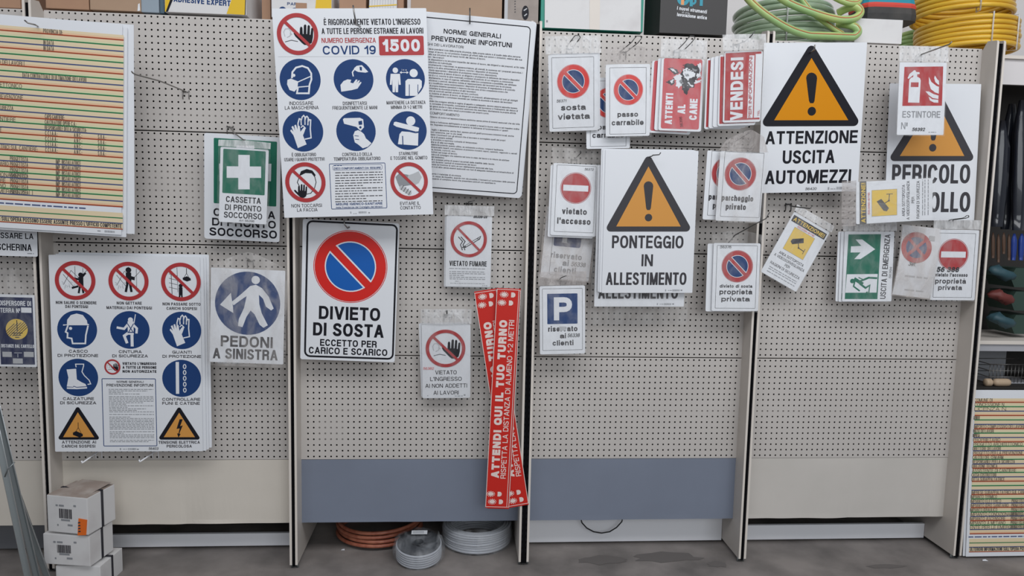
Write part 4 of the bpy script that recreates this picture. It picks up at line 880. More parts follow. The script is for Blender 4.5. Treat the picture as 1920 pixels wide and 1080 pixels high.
p = S.part('lettering'); p.text('ATTENTI', 232, 770, 325, 80, 'white', .23, 1, 90); p.text('AL', 366, 775, 98, 84, 'white', .23, 1, 90); p.text('CANE', 492, 778, 222, 84, 'white', .23, 1, 90); p.micro(450, 246, 80, 7); p.done()
mark(S, 'stock_number', '56396', 335, 905, 110, 28, rot=100, wt=.1)
S.sleeve(.072, side=.006, seed=23)
S.behind(-.034, -.010, .014, 'spare beware of the dog sign whose left edge shows behind the front one', ('plate', 'printed_panel'), rot=-1.0)
S.behind(-.012, .000, .007, 'middle beware of the dog sign, a thin edge behind the front one', ('plate',), rot=-.6)
S = Sign('for_sale_sign', [(798, 150), (1186, 142), (1178, 898), (756, 912)], (-.215, -.17), 'front bagged red for sale sign reading VENDESI turned on its side', 'sign', 'stack of for sale signs', crop=(1220, 70, 5.686), corner=.008)
S.plate(); p = S.part('printed_panel', 'red printed panel'); p.poly([(808, 168), (1170, 150), (1168, 870), (776, 886)], 'dark_red', 0); p.poly([(1048, 190), (1100, 188), (1092, 852), (1030, 858)], 'white', 1); p.poly([(1112, 176), (1170, 172), (1168, 850), (1104, 852)], 'white', 1); p.done()
p = S.part('lettering'); p.text('VENDESI', 984, 530, 650, 138, 'white', .21, 1, 91); p.text('PER INFORMAZIONI', 1078, 520, 640, 34, 'dark_red', .2, 3, 91); p.text('TEL', 1166, 795, 66, 22, 'dark_red', .16, 3, 91); p.done()
S.sleeve(.060, side=.010, seed=24, wr=.006, gap=.008, foot=.012)
for i, (a, b) in enumerate(((-.018, .0055), (-.034, .011), (-.048, .016), (-.061, .022))):
    S.behind(a, -.012-.004*i, b, ('second', 'third', 'fourth', 'rearmost')[i]+' for sale sign of the VENDESI stack, its left edge showing', ('plate', 'printed_panel') if i in (0, 3) else ('plate',), rot=-.4*i, group='stack of for sale signs')
# ---- vehicle exit
S = Sign('vehicle_exit_sign', [(92, 237), (645, 217), (587, 1027), (60, 1021)], (-.125, -.085), 'large white warning sign with an amber triangle reading ATTENZIONE USCITA AUTOMEZZI', crop=(1400, 0, 2.842), corner=.003)
S.plate(); p = S.part('warning_triangle', 'amber triangle with black edge'); p.warning(88, 592, 245, 675, 'amber', 32); p.done()
p = S.part('lettering'); p.text('ATTENZIONE', 338, 768, 508, 68, wt=.19); p.text('USCITA', 322, 872, 288, 70, wt=.19); p.text('AUTOMEZZI', 318, 978, 478, 72, wt=.19); p.barcode(470, 1014, 46, 14); p.micro(438, 1012, 28, 5); p.barcode(424, 1014, 8, 14); p.micro(525, 1012, 10, 14); p.done()
mark(S, 'stock_number', '56420', 333, 1012, 62, 13)
# ---- collapse danger, extinguisher
S = Sign('collapse_danger_sign', [(1662, 157.3), (1830, 157.3), (1835.6, 413), (1664, 413)], (-.055, -.03), 'white warning sign with a pale orange triangle reading PERICOLO CROLLO behind the extinguisher sign', corner=.003)
S.plate(); p = S.part('warning_triangle', 'orange triangle with dark edge'); p.warning(1670.5, 1824, 165, 299.5, 'orange', 9.5, 'ink_grey'); p.done()
p = S.part('lettering'); p.text('PERICOLO', 1748, 342, 151, 35, 'ink_grey', .17); p.text('CROLLO', 1765, 397, 124, 37, 'ink_grey', .17); p.done()
S = Sign('extinguisher_sign', [(1685.5, 117), (1776, 117), (1767.7, 253.5), (1682.5, 252.6)], (-.215, -.165), 'bagged fire extinguisher sign with a red pictogram panel reading ESTINTORE', corner=.004)
S.plate(); p = S.part('pictogram', 'red panel with extinguisher and flames'); S.ox, S.oy, S.sc = 1560, 70, 4.0; S.k /= 4.0
p.poly([(538, 225), (835, 219), (822, 520), (526, 521)], 'dark_red', 0)
p.poly([(575, 325), (590, 308), (604, 304), (606, 286), (570, 318), (562, 312), (576, 280), (598, 262), (612, 250), (622, 252), (626, 264), (652, 266), (654, 280), (634, 282), (634, 300), (656, 312), (662, 330), (652, 498), (568, 496)], 'white', 1); p.poly([(588, 344), (646, 344), (644, 380), (586, 380)], 'dark_red', 2)
for pl in ([(770, 290), (788, 320), (800, 330), (802, 362), (790, 358), (772, 340), (764, 310)], [(724, 300), (742, 340), (780, 370), (800, 378), (798, 430), (770, 420), (738, 395), (724, 350)], [(698, 412), (724, 414), (760, 434), (796, 444), (794, 470), (752, 462), (722, 440)], [(722, 452), (748, 472), (794, 476), (794, 498), (760, 496), (730, 480)]): p.poly(pl, 'white', 1)
p.done()
p = S.part('lettering'); p.text('ESTINTORE', 667, 608, 294, 48, 'mid_grey', .16); p.text('N^', 543, 690, 50, 50, 'mid_grey', .12); p.micro(720, 716, 60, 8); p.done()
mark(S, 'stock_number', '56392', 645, 704, 98, 24, wt=.17); S.sleeve(.062, side=.004, seed=31)
# ---- no access, customers' parking
S = small('no_access_sign', [(90, 158), (297, 166), (279, 490), (77, 480)], (-.115, -.075), "bagged no entry sign reading vietato l'accesso above the customer parking signs", cJ, (98, 172, 277, 470), (190, 272, 66), None, None, (('vietato', 127, 240, 390, 27), ("l'accesso", 105, 257, 434, 28)), 'ne')
mark(S, 'stock_number', '56372', 250, 191, 40, 10); S.sleeve(.060, side=.008, seed=41, mat_head='film_milky')
S.behind(-.010, -.008, .007, 'spare no entry sign edge behind the lower-case vietato accesso sign', ('plate',))
S = small('customer_parking_sign', [(1030, 388), (1125, 397), (1096.7, 527.5), (1009, 519)], (-.040, -.075), 'tilted bagged customer parking sign hanging partly hidden above its upright twin', (0, 0, 1), (1035, 395, 1117, 521), (1042, 404, 1093, 465), None, None, None, 'P')
S.design(200, 300); p = S.part('lettering')
for st, wd, y in (('riservato', 130, 212), ('ai', 26, 242), ('clienti', 92, 272)): p.text(st, 98, y, wd, 24, 'mid_grey', .22)
p.done(); p = S.part('stock_number', 'handwritten stock number'); p.text('56338', 150, 240, 60, 18, 'pen_black', .12, slant=.15); p.done(); S.local = False
S.sleeve(0, 'film_tan', side=.008, seed=42, wr=.005)
S = small('customer_parking_sign', [(28, 712), (232, 707), (233, 1015), (30, 1018)], (-.120, -.085), 'upright bagged blue P sign reading riservato ai clienti, lowest at the left of its bay', cJ, (40, 722, 221, 1000), (62, 745, 198, 881), None, None, (('riservato', 66, 198, 915, 24), ('ai', 119, 146, 946, 22), ('clienti', 86, 180, 978, 23)), 'P')
p = S.part('barcode_sticker'); p.rect(116, 893, 146, 912, 'light_grey', 1); p.barcode(118, 910, 26, 16, 'ink_grey'); p.done()
mark(S, 'stock_number', '56338', 180, 940, 54, 16); S.sleeve(.055, mat_head='film_brown', side=.006, seed=43, wr=.005)
# ---- scaffolding
S = Sign('scaffolding_sign', [(325, 98), (743, 103), (715, 742), (308, 742)], (-.175, -.105), 'front white warning sign with an orange triangle reading PONTEGGIO IN ALLESTIMENTO', 'sign', 'scaffolding warning signs', crop=cJ, corner=.003)
S.plate(); p = S.part('warning_triangle', 'orange triangle with dark edge'); p.warning(333, 702, 126, 466, 'orange', 23, 'ink_grey'); p.done()
p = S.part('lettering'); p.text('PONTEGGIO', 514, 541, 326, 57, 'ink_grey', .17); p.text('IN', 511, 622, 52, 54, 'ink_grey', .17); p.text('ALLESTIMENTO', 507, 706, 370, 57, 'ink_grey', .17); p.barcode(625, 735, 32, 9); p.micro(605, 732, 18, 4); p.barcode(592, 735, 5, 9); p.micro(662, 733, 8, 9); p.done()
KT = ('plate', 'warning_triangle', 'lettering')
S.behind(-.016, .004, .006, 'second scaffolding warning sign, its left edge showing behind the front one', ('plate',), group='scaffolding warning signs')
S.behind(-.010, .002, .003, 'thin edge of a scaffolding sign between the front one and the second', ('plate',), group='scaffolding warning signs')
q = S.behind(-.024, -.060, .022, 'lower scaffolding warning sign sticking out below the front PONTEGGIO sign', KT, rot=-.2, group='scaffolding warning signs')
S.sleeve(0, 'film_clear', side=.016, foot=.075, seed=77, gap=.003).parent = q
# ---- private parking, private property
S = small('no_parking_sign', [(838, 108), (1048, 108), (1015, 427), (823, 412)], (-.205, -.165), 'crinkled bagged no parking sign reading parcheggio privato', cJ, (846, 118, 1026, 405), (928, 212, 70), 'dark_red', 'navy', (('parcheggio', 842, 987, 333, 26), ('privato', 861, 954, 370, 26)))
S.sleeve(.085, 'film_milky', 'film_brown', side=.010, seed=51, peak=.035, wr=.007, gap=.007, skewx=.02, taper=.25)
q = S.behind(-.046, .002, .020, 'spare parcheggio privato sign showing along the left of its crinkled twin', KEEP)
S = small('no_parking_sign', [(810, 518), (1020, 518), (1013, 825), (803, 822)], (-.125, -.095), 'bagged no parking sign reading proprietà privata, beneath the private parking sign', cJ, (820, 530, 1004, 810), (916, 622, 69), 'dark_red', 'navy', (('divieto di sosta', 837, 985, 718, 14), ('proprietà', 836, 985, 748, 22), ('privata', 845, 974, 780, 21)))
mark(S, 'stock_number', '56376', 862, 541, 50, 12); S.sleeve(.052, side=.008, seed=52, peak=.02, mat_head='film_milky')
S.behind(-.022, -.003, .010, 'spare private property no parking sign, left edge showing behind its twin', ('plate',))
# ---- exit
S = Sign('emergency_exit_sign', [(520, 322), (787, 326), (770, 695), (510, 698)], (-.115, -.08), 'bagged green emergency exit sign turned on its side with arrow and running figure', 'sign', crop=cL, corner=.005)
S.plate(); p = S.part('exit_panel', 'green panel with white arrow and running figure')
p.poly([(540, 339), (715, 339), (697, 684), (524, 685)], 'green', 0)
p.poly([(554, 404), (610, 402), (578, 367), (614, 367), (684, 420), (606, 473), (572, 473), (606, 437), (552, 437)], 'white', 1)
p.poly([(534, 554), (698, 552), (692, 650), (526, 652)], 'white', 1)
p.disc(563, 590, 12, 'green', 2)
for ln, t in (([(580, 582), (612, 602)], 18), ([(578, 584), (570, 618), (600, 640)], 8), ([(606, 590), (650, 572), (690, 574)], 10), ([(606, 606), (634, 626), (656, 612), (650, 660), (642, 650)], 10), ([(598, 572), (626, 584), (648, 572)], 5)): p.line(ln, t, 'green', 2, True)
p.done()
p = S.part('lettering'); p.text('USCITA DI EMERGENZA', 752, 514, 338, 30, 'ink_grey', .15, 0, 88); p.done()
mark(S, 'stock_number', '56394', 770, 545, 60, 12, rot=88, wt=.1); S.sleeve(.050, side=.008, seed=61, wr=.004)
S.behind(-.012, -.002, .006, 'second emergency exit sign, its left edge behind the front one', ('plate', 'exit_panel'))
S.behind(-.022, -.001, .012, 'rearmost emergency exit sign, thin left edge behind the others', ('plate',))
# ---- surveillance signs
def cctv(quad, crop, Y, label, fade):
    S = Sign('surveillance_sign', quad, Y, label, 'sign', crop=crop, corner=.006); S.plate(); S.design(200, 300)
    p = S.part('heading', 'black band with yellow lettering'); p.rect(10, 12, 190, 42, fade, 0, 2); p.text('ATTENZIONE!', 100, 36, 166, 18, 'yellow', .2, 1); p.done()
    p = S.part('camera_picture', 'yellow square with a camera'); p.rect(40, 55, 150, 166, 'yellow', 0); p.frame(40, 55, 150, 166, 1, 'mid_grey', 0, 1)
    p.poly([(103, 80), (114, 98), (68, 128), (54, 120), (57, 107)], fade, 2); p.line([(90, 108), (104, 128), (134, 130)], 3.4, fade, 2); p.line([(135, 118), (135, 143)], 2.6, fade, 2); p.disc(104, 128, 4, fade, 2, 14); p.done()
    p = S.part('lettering')
    for st, wd, y in (('AREA SOTTOPOSTA', 132, 191), ('A VIDEOSORVEGLIANZA', 162, 209), ('PER', 26, 228), ('RAGIONI DI SICUREZZA', 158, 248)): p.text(st, 100, y, wd, 12.5, 'ink_grey', .13)
    for y in (262, 271, 284): p.micro(24, y, 150, 5, 'mid_grey')
    p.done(); mark(S, 'stock_number', '56356-6116', 95, 53, 92, 8, 'pen_red'); S.local = False
    return S
S = cctv([(1748, 338), (1748, 418), (1604, 414), (1605, 337)][1:]+[(1748, 338)] and [(1605, 414.5), (1605, 337), (1748, 338), (1748, 418)], (0, 0, 1), (-.180, -.180), 'bagged surveillance sign lying on its side in front of the collapse sign', 'fade_grey')
S.sleeve(.058, 'film_clear', 'film_brown', side=.006, seed=71, foot=.01)
S = cctv([(250, 215), (443, 330), (262, 645), (78, 540)], cL, (-.10, -.065), 'bagged surveillance sign hanging askew alone below the vehicle exit sign', 'ink_grey')
S.sleeve(.030, side=.004, seed=72)
# ---- no stopping (bowed), no access private property
S = Sign('no_stopping_sign', [(812, 292), (1022, 305), (972, 687), (800, 655)], (-.120, -.085), 'bowed bagged no stopping sign with a blurred disc right of the exit sign', 'sign', crop=cL, corner=.006)
S.curved = True; sw, sh_ = S.w, S.h
S.bend = lambda u, v: .012*math.sin(PI*max(0, min(1, v/sh_)))-.004*math.cos(PI*u/sw)
S.plate(); p = S.part('pictogram'); cx, cy, R = 886, 424, 80
def gridisc(p, x, y, r0, r1, m, k):
    for a, b in zip(np.linspace(r0, r1, 6)[:-1], np.linspace(r0, r1, 6)[1:]): p.ring(x, y, a, b, m, k, 40)
gridisc(p, cx, cy, R*.68, R, 'dark_red', 3); gridisc(p, cx, cy, 0.01, R*.68, 'navy', 2)
for a in (-45, 45): p.bar(cx, cy, R*1.5, R*.2, a, 'dark_red', 5)
p.done(); p = S.part('lettering'); p.micro(842, 575, 120, 14, 'light_grey'); p.micro(850, 640, 100, 12, 'light_grey'); p.done()
p = S.part('barcode_sticker'); p.rect(955, 355, 985, 380, 'light_grey', 7); p.done(); mark(S, 'stock_number', '3ef.', 868, 522, 38, 20)
S.sleeve(0.0, 'film_tan', side=.006, seed=73, wr=.005)
S = small('no_access_sign', [(1000, 312), (1230, 318), (1222, 690), (974, 690)], (-.10, -.075), 'bagged no entry sign reading proprietà privata at the right end of the panels', cL, (1000, 330, 1213, 665), (1100, 440, 78), None, None, (("vietato l'accesso", 1003, 1180, 558, 19), ('proprietà', 1003, 1171, 596, 26), ('privata', 1020, 1150, 632, 25)), 'ne')
mark(S, 'stock_number', '56 388', 1070, 532, 120, 26, wt=.21); S.sleeve(.040, side=.006, seed=74)

# ---- works notice boards
def works(quad, Y, label):
    S = Sign('works_notice_sign', quad, Y, label, 'notice board', 'striped works notice boards', corner=.002, fixed=quad[0][0] > 900); S.plate(); S.design(308, 389)
    p = S.part('striped_lines', 'rows of coloured lines on cream'); cols = ('red', 'green', 'blue'); tint = {'red': 'stripe_peach', 'green': 'stripe_mint', 'blue': 'stripe_cream'}
    y = 28
    for i in range(31):
        c = cols[i % 3]; p.rect(1, y-10.25 if i else y-9, 307, y-4.2, 'stripe_cream', 0); p.rect(1, y-4.2, 307, y, tint[c], 0); p.rect(1, y-1.25, 307, y+1.25, 'line_'+c, 1); y += 10.25
    for i, yy in enumerate((357, 367, 378)):
        c = cols[(i+1) % 3]; p.rect(1, yy-10, 307, yy, 'stripe_cream', 0); p.rect(1, yy-1, 307, yy+1, 'line_'+c, 1)
    p.done()
    p = S.part('lettering'); row = lambda i: 28+10.25*i-.9
    def t(st, x0, x1, i, h=8.2): p.text(st, (x0+x1)/2, row(i), x1-x0, h, 'form_ink', .12, 2)
    for st, x1, i in (('COMUNE DI', 46, 0), ('CONCESSIONE N.', 75, 1), ('LICENZA N.', 80, 2), ('LAVORI DI', 18, 4), ('IMPORTO COMPLESSIVO DEI LAVORI (', 125, 6), ('INIZIO DEI LAVORI', 52, 7), ('IMPRESA', 20, 8), ('PROPRIETARIO', 68, 9), ('PROGETTO ARCHITETTONICO', 120, 10), ('DIRETTORE DEI LAVORI', 70, 11), ('PROGETTO PER LA PREVENZIONE', 122, 12), ('CALCOLI DEL CEM.ARM.', 78, 13), ('RESPONSABILE PER LA SICUREZZA', 104, 14), ('DIREZIONE TECNICA', 64, 15), ('ASSISTENTE DI CANTIERE', 108, 16), ('CASSA COSTRUTTORI', 62, 17), ('DITTA SUBAPPALTATRICE', 82, 18), ('IMPRESE SUBAPPALTATRICI SUL CANTIERE:', 148, 21), ('IMPIANTO TERMICO', 66, 22), ('IMPIANTO ELETTRICO', 76, 23), ('IMPIANTO IDRO SANITARIO', 94, 24), ('IMPIANTO IDRAULICO', 68, 25), ('IMPIANTO CONDIZIONAMENTO', 128, 26), ('IMPIANTO ASCENSORE', 88, 27), ('IMPIANTO A METANO', 88, 28), ('ENTE PER LE EMERGENZE ( )', 138, 29)):
        p.text(st, 4+(x1-4)/2, row(i), x1-4, 8, 'form_ink', .12, 2)
    t('PROVINCIA DI:', 162, 197, 0); t('IN DATA', 162, 181, 2); t('IN DATA', 162, 181, 3); t('DATA CONTRATTUALE DI ULTIMAZIONE DEI LAVORI', 124, 240, 8); t('CAPO CANTIERE:', 164, 200, 15); t('CALCOLATORE OPERE C.A.:', 164, 222, 16); t('RESPONSABILE DELLA SICUREZZA:', 164, 241, 17)
    for i in range(18, 22): t('C.C.I.A.A.:', 164, 187, i); t('A.N.C.:', 218, 233, i); t('S.O.A.:', 263, 278, i)
    for i in range(23, 30): t('PROGETTISTA', 98, 131, i); t('IMP. INSTALLATRICE', 184, 230, i)
    p.micro(4, 344, 230, 4, 'line_blue', k=2); p.text("ULTERIORI INFORMAZIONI SULL'OPERA POSSONO ESSERE ASSUNTE PRESSO L'UFFICIO COMPETENTE", 154, 376, 302, 8, 'ink_grey', .16, 2)
    p.barcode(276, 386, 18, 4, 'mid_grey'); p.micro(262, 385, 6, 3); p.done(); S.local = False
    return S
S = works([(-82, 17), (226.2, 48.5), (231, 438), (-80, 424)], (-.235, -.155), 'front striped works notice board hanging at the upper left corner')
S.behind(.015, -.008, .006, 'second striped works notice board, white right edge showing behind the front one', ('plate',), group='striped works notice boards')
S.behind(.034, .002, .014, 'third striped works notice board, right edge with a line of specks behind the others', ('plate',), rot=.6, group='striped works notice boards')
fl = atz(1804, 1047, .002)
S = works([(1830.3, 727.9), (2080, 736), (2057, 1036), (1804, 1047)], (fl[1]+.045, fl[1]), 'striped works notice board standing on the floor at the lower right corner')
S.behind(-.010, .000, .006, 'blank-edged works notice board right behind the one standing on the floor', ('plate',))
# ---- bits of signs at the left edge
S = Sign('mask_required_sign', [(-32, 330), (66, 333), (71.5, 482), (-29, 478)], (-.120, -.100), 'white mask sign at the left edge, last words showing below the works notice', corner=.006)
S.plate(); pict(S, 'mask_pictogram', 18, 385, 42, MASK); p = S.part('lettering'); p.text('INDOSSARE LA', 17, 446, 90, 11, wt=.16); p.text('MASCHERINA', 17, 469, 84, 13, wt=.16); p.micro(52, 476, 12, 2.5); p.done()
S = Sign('earth_electrode_sign', [(-6, 551), (63.5, 553.4), (70.5, 688), (-3, 687)], (-.11, -.075), 'bagged navy earth electrode sign with a yellow hatched disc at the left edge', 'sign', corner=.005)
S.plate(); p = S.part('printed_panel', 'navy printed panel'); p.poly([(-2, 556), (60, 558), (67, 683), (1, 683)], 'deep_navy', 0)
p.disc(32, 615, 20, 'yellow', 1); 
for i in range(-3, 4): p.bar(32+i*5.2, 615, 2*math.sqrt(max(0, 19.5**2-(i*3.7)**2)), 1.1, 45, 'deep_navy', 2)
p.line([(32, 598), (33, 618)], 1.4, 'black', 3)
for i, wd in enumerate((20, 14, 8)): p.line([(33-wd/2, 622+4*i), (33+wd/2, 622+4*i)], 1.4, 'black', 3)
p.rect(40, 575, 59, 585, 'white', 1, .5)
for a, b, c, d in ((5, 658, 22, 668), (46, 658, 64, 668), (25, 671, 43, 681)): p.rect(a, b, c, d, 'light_grey', 1)
p.line([(27, 660), (42, 660)], .8, 'white', 1); p.line([(34, 662), (34, 669)], .8, 'white', 1); p.done()
p = S.part('lettering'); p.text('DISPERSORE DI', 29, 572, 58, 9.5, 'white', .16, 1); p.text('TERRA N^', 20, 584.5, 36, 9, 'white', .16, 1); p.text('DISTANZE DAL CARTELLO', 34, 650, 60, 6.5, 'white', .16, 1); p.done()
S.sleeve(.10, 'film_clear', 'film_milky', side=.008, seed=81)
# ------------------------------------------------------------------ hooks
HG = 'wire hooks in the perforated panels'
def wire(label, base, pts, kind='wire', r=.0021, double=0.0):
    """bent wire hook: base = where it leaves the panel, pts = (photo x, photo y, depth) along the arm"""
    b0 = at(*base, 0.0); root = empty('peg_hook', tuple(b0), label, 'hook', HG)
    P = [np.array((0, .005, 0)), np.array((0, -.006, 0))]+[at(x, y, Y)-b0 for x, y, Y in pts]
    if double:
        for s in (-1, 1):
            M = MB(); M.tube([p+np.array((s*double, 0, 0)) for p in P], r, kind, 8); M.build('wire_arm', root)
        M = MB(); e = P[-1]; M.tube([e+np.array((-double, 0, 0)), e+np.array((-double*.6, -.003, .006)), e+np.array((double*.6, -.003, .006)), e+np.array((double, 0, 0))], r, kind, 8); M.build('wire_end', root)
    else:
        M = MB(); M.tube(P, r, kind, 8); M.build('wire_arm', root)
    M = MB()
    for s in (-.0119, .0119): M.tube([(s, .007, .004), (s, -.003, .004), (s, -.004, -.012), (s, -.003, -.028), (s, .005, -.030)], .0018, kind, 6)
    M.tube([(-.014, -.003, 0), (.014, -.003, 0)], .0026, kind, 6); M.build('bracket', root)
    return root
wire('empty wire hook with its bracket in the upper left panel beside the works notice', (349, 172), [(300, 152, -.13), (255, 140, -.245), (249, 137, -.262), (247, 134, -.27)], r=.0026)
wire('thick wire hook with a long upturned tip holding the health rules poster', (700, 60), [(667, 46, -.296), (667, 42, -.314), (664, 24, -.318), (662, 10, -.320)], r=.0030)
wire('wire hook with an upturned tip holding the fine-print rules poster', (885, 62), [(881, 44, -.198), (881, 40, -.212), (881, 15, -.216)], 'wire_dark', .0024)
wire('wire hook tip holding the striped works notices at the upper left', (95, 62), [(67, 47, -.236), (66, 46.5, -.248), (52, 43, -.250), (46, 38, -.252)], r=.0026)
wire('wire hook above the loading-exempt no parking sign', (649, 424), [(655, 426, -.112), (652, 428, -.125), (646, 421, -.128), (645, 413, -.128)], r=.0028)
wire('wire hook carrying the bagged first aid sign', (432, 238), [(440, 250, -.09), (456, 262, -.165), (459, 262, -.172)], r=.0026)
wire('wire hook under the bag of the pedestrian sign', (470, 489), [(467, 487, -.10), (462, 484, -.112)], r=.0026)
wire('wire hook above the no smoking sign', (880, 382), [(878, 384, -.085), (878, 379, -.098), (890, 376, -.10)], 'wire_dark')
wire('wire hook above the staff only sign', (838, 590), [(838, 592, -.095), (838, 587, -.106), (838, 582, -.108)], 'wire_dark', .0024)
wire('wire hook at the top of the red queue strips', (935, 541), [(943, 543, -.078), (943, 540, -.084), (944, 535, -.084)], 'wire_dark', .0024)
wire('clear plastic peg below the site safety boards, left one of two', (186, 846), [(157, 866, -.12), (154, 868, -.122), (153, 864, -.124)], 'kick_white', .0030)
wire('clear plastic peg below the site safety boards, right one of two', (292, 846), [(265, 864, -.12), (262, 866, -.122), (261, 862, -.124)], 'kick_white', .0030)
wire('double wire hook of the sosta vietata sign', (1068, 92), [(1072, 83, -.16), (1076, 78, -.178), (1082, 70, -.186)], 'wire_dark', .0017, .013)
wire('double wire hook of the passo carrabile sign', (1168, 98), [(1180, 88, -.165), (1190, 80, -.19), (1197, 71, -.20)], 'wire_dark', .0017, .013)
wire('double wire hook of the beware of the dog sign', (1268, 98), [(1280, 90, -.165), (1290, 80, -.19), (1297, 71, -.20)], 'wire_dark', .0017, .013)
wire('single wire hook of the for sale signs', (1380, 84), [(1396, 78, -.20), (1408, 68, -.225), (1416, 58, -.235)], 'wire_dark', .002)
wire('wire hook tip in front of the scaffolding sign', (1200, 296), [(1222, 293, -.174), (1224, 291, -.19), (1236, 290, -.193), (1239, 286, -.194)], 'wire_dark')
wire("wire hook above the vietato l'accesso sign", (1076, 300), [(1086, 290, -.11), (1089, 287, -.124), (1088, 282, -.126)], 'wire_dark', .0018)
wire('wire hook of the upright customer parking sign', (1046, 526), [(1052, 521, -.115), (1056, 519, -.128), (1062, 517, -.130)], 'wire_dark', .0018)
wire('wire hook of the crinkled private parking sign', (1372, 268), [(1388, 260, -.13), (1400, 252, -.165), (1411, 243, -.175)], 'wire_dark', .002)
wire('long wire hook of the private property no parking sign', (1352, 470), [(1378, 441, -.12), (1420, 418, -.19), (1436, 410, -.21), (1443, 398, -.215)], 'wire_dark', .002)
wire('wire hook tip at the top of the amber triangle sign', (1510, 105), [(1527, 93, -.222), (1527, 91, -.236), (1528, 84, -.238)], r=.0028)
wire('thick bent wire hook of the fire extinguisher sign', (1722, 106), [(1728, 102, -.20), (1780, 83, -.30), (1785, 78, -.31)], 'wire', .0026)
wire('wire hook of the askew surveillance sign', (1478, 383), [(1486, 387, -.10), (1518, 391, -.17), (1521, 389, -.175)], 'wire_dark', .0024)
wire('looped wire hook of the emergency exit sign', (1606, 420), [(1622, 417, -.13), (1640, 415, -.17), (1644, 413, -.174)], 'wire_dark', .0016, .008)
wire('looped wire hook of the private property no access sign', (1775, 415), [(1786, 412, -.11), (1808, 409, -.15), (1813, 407, -.156)], 'wire_dark', .0016, .008)

# ------------------------------------------------------------------ along the top of the panels
ZS = ZTOP+.0105
def carton(name, px0, px1, Y, h, d, m, label, cat='box', yb=20, tape=None, **k):
    x0, x1 = at(px0, yb, Y)[0], at(px1, yb, Y)[0]
    r = empty(name, ((x0+x1)/2, Y, ZS), label, cat, k.get('group')); a = (x1-x0)/2
    M = MB(); M.box((-a, 0, 0), (a, d, h), m, .003); M.build('body', r)
    if tape: M = MB(); M.box((tape[0]*2*a-a, -.0012, .0), (tape[1]*2*a-a, -.0002, h), tape[2]); M.build('tape', r)
    r['half'] = a; del r['half']
    return r, a
class Face(Part):
    """flat print on a carton's face: drawn in photo coordinates on the plane y = Y"""
    class _S: pass
    def __init__(s, root, name, Y, label=None):
        S = Face._S(); S.root = root; S.t = 0; S.bend = lambda u, v: 0; S.k = float(np.linalg.norm(at(961, 40, Y)-at(960, 40, Y)))
        loc = root.location
        S.xy = lambda x, y: (lambda p: (p[0]-loc[0], p[2]-loc[2]))(at(x, y, Y)); MB.__init__(s); s.cnt = 0; s.S = S; s.name = name; s.label = label; s.lw = .0008; s.Y = Y-loc[1]
    def pt(s, u, v, k=0): return (u, s.Y-s.lw-k*.0003-(s.cnt % 40)*5e-6, max(v, .0006))
carton('cardboard_carton', -70, 38, .05, .22, .3, 'kraft', 'brown cardboard carton on the top shelf at the far left edge', yb=12)
r, a = carton('cardboard_carton', 86, 167, .03, .24, .3, 'kraft', 'brown cardboard carton on the top shelf above the striped works notice', yb=18)
r, a = carton('cardboard_carton', 169, 264, .025, .21, .3, 'kraft_light', 'light brown carton with a torn white label left of the grey-blue box', yb=20)
f = Face(r, 'label_sticker', .025, 'torn white label'); f.poly([(259, 8), (262, 6), (263, 20), (258, 21)], 'white'); f.done()
carton('grey_box', 265, 298, .03, .2, .26, 'box_blue_grey', 'narrow grey-blue box on the top shelf left of the yellow and white adhesive box', yb=21)
carton('dark_box', 300, 308, .035, .2, .24, 'box_teal_dark', 'thin dark teal box squeezed beside the yellow and white adhesive box', yb=22)
r, a = carton('adhesive_box', 309, 462, .012, .22, .24, 'carton_white', 'white and yellow box with navy lettering ADHESIVE EXPERT on the top shelf', yb=24)
f = Face(r, 'corner_print', .012, 'yellow and black corner print'); f.poly([(309.5, -40), (340, -40), (312, 22), (309.5, 22)], 'box_yellow'); f.poly([(334, -40), (341, -40), (315, 22), (311, 22)], 'black', 1); f.done(); f = Face(r, 'corner_print', .012, 'yellow corner print'); f.poly([(455, -60), (461.6, -60), (459.5, 28), (425, 26)], 'box_yellow', 1); f.poly([(461.4, -50), (462.4, -50), (460.5, 28), (459, 28)], 'black', 2); f.done()
f = Face(r, 'lettering', .012); f.text('ADHESIVE EXPERT', 379, 7.5, 100, 10, 'navy', .2, rot=-2.2); f.done()
carton('cardboard_carton', 491, 507, .10, .16, .22, 'kraft', 'rusty brown carton end between two white boxes on the top shelf', yb=29)
r, a = carton('adhesive_box', 509, 622, .022, .14, .2, 'carton_white', 'white and yellow box behind the top edge of the health rules poster', yb=30)
f = Face(r, 'yellow_stripe', .022); f.poly([(596, -40), (621.5, -40), (621.5, 30), (590, 30)], 'box_yellow'); f.done(); f = Face(r, 'printed_front', .022, 'navy print'); f.text('PAR', 548, 10, 18, 5, 'navy', .2); f.disc(530, 20, 7, 'navy'); f.disc(553, 22, 7, 'navy'); f.rect(555, 6, 575, 20, 'kraft', 1); f.done()
carton('cardboard_carton', 640, 688, .04, .036, .2, 'kraft', 'flat brown carton under another on the top shelf above the poster hook', yb=22)
for nm, px0, px1, lab, m in (('cardboard_carton', 636, 686, 'upper flat brown carton resting on another above the poster hook', 'kraft'),):
    r, a = carton(nm, px0, px1, .045, .10, .2, m, lab, yb=22); r.location.z = ZS+.038
r, a = carton('taped_box', 692, 744, .04, .16, .2, 'carton_white', 'white taped box with a grey grid pattern on the top shelf', yb=24)
f = Face(r, 'printed_front', .04); 
for i in range(10): f.line([(694+5*i, -20), (692+5*i, 20)], .8, 'light_grey')
f.line([(692, 12), (744, 9)], 2, 'box_yellow', 1); f.done()
carton('cardboard_carton', 745, 757, .06, .16, .2, 'kraft', 'narrow brown carton right of the white taped box', yb=24)
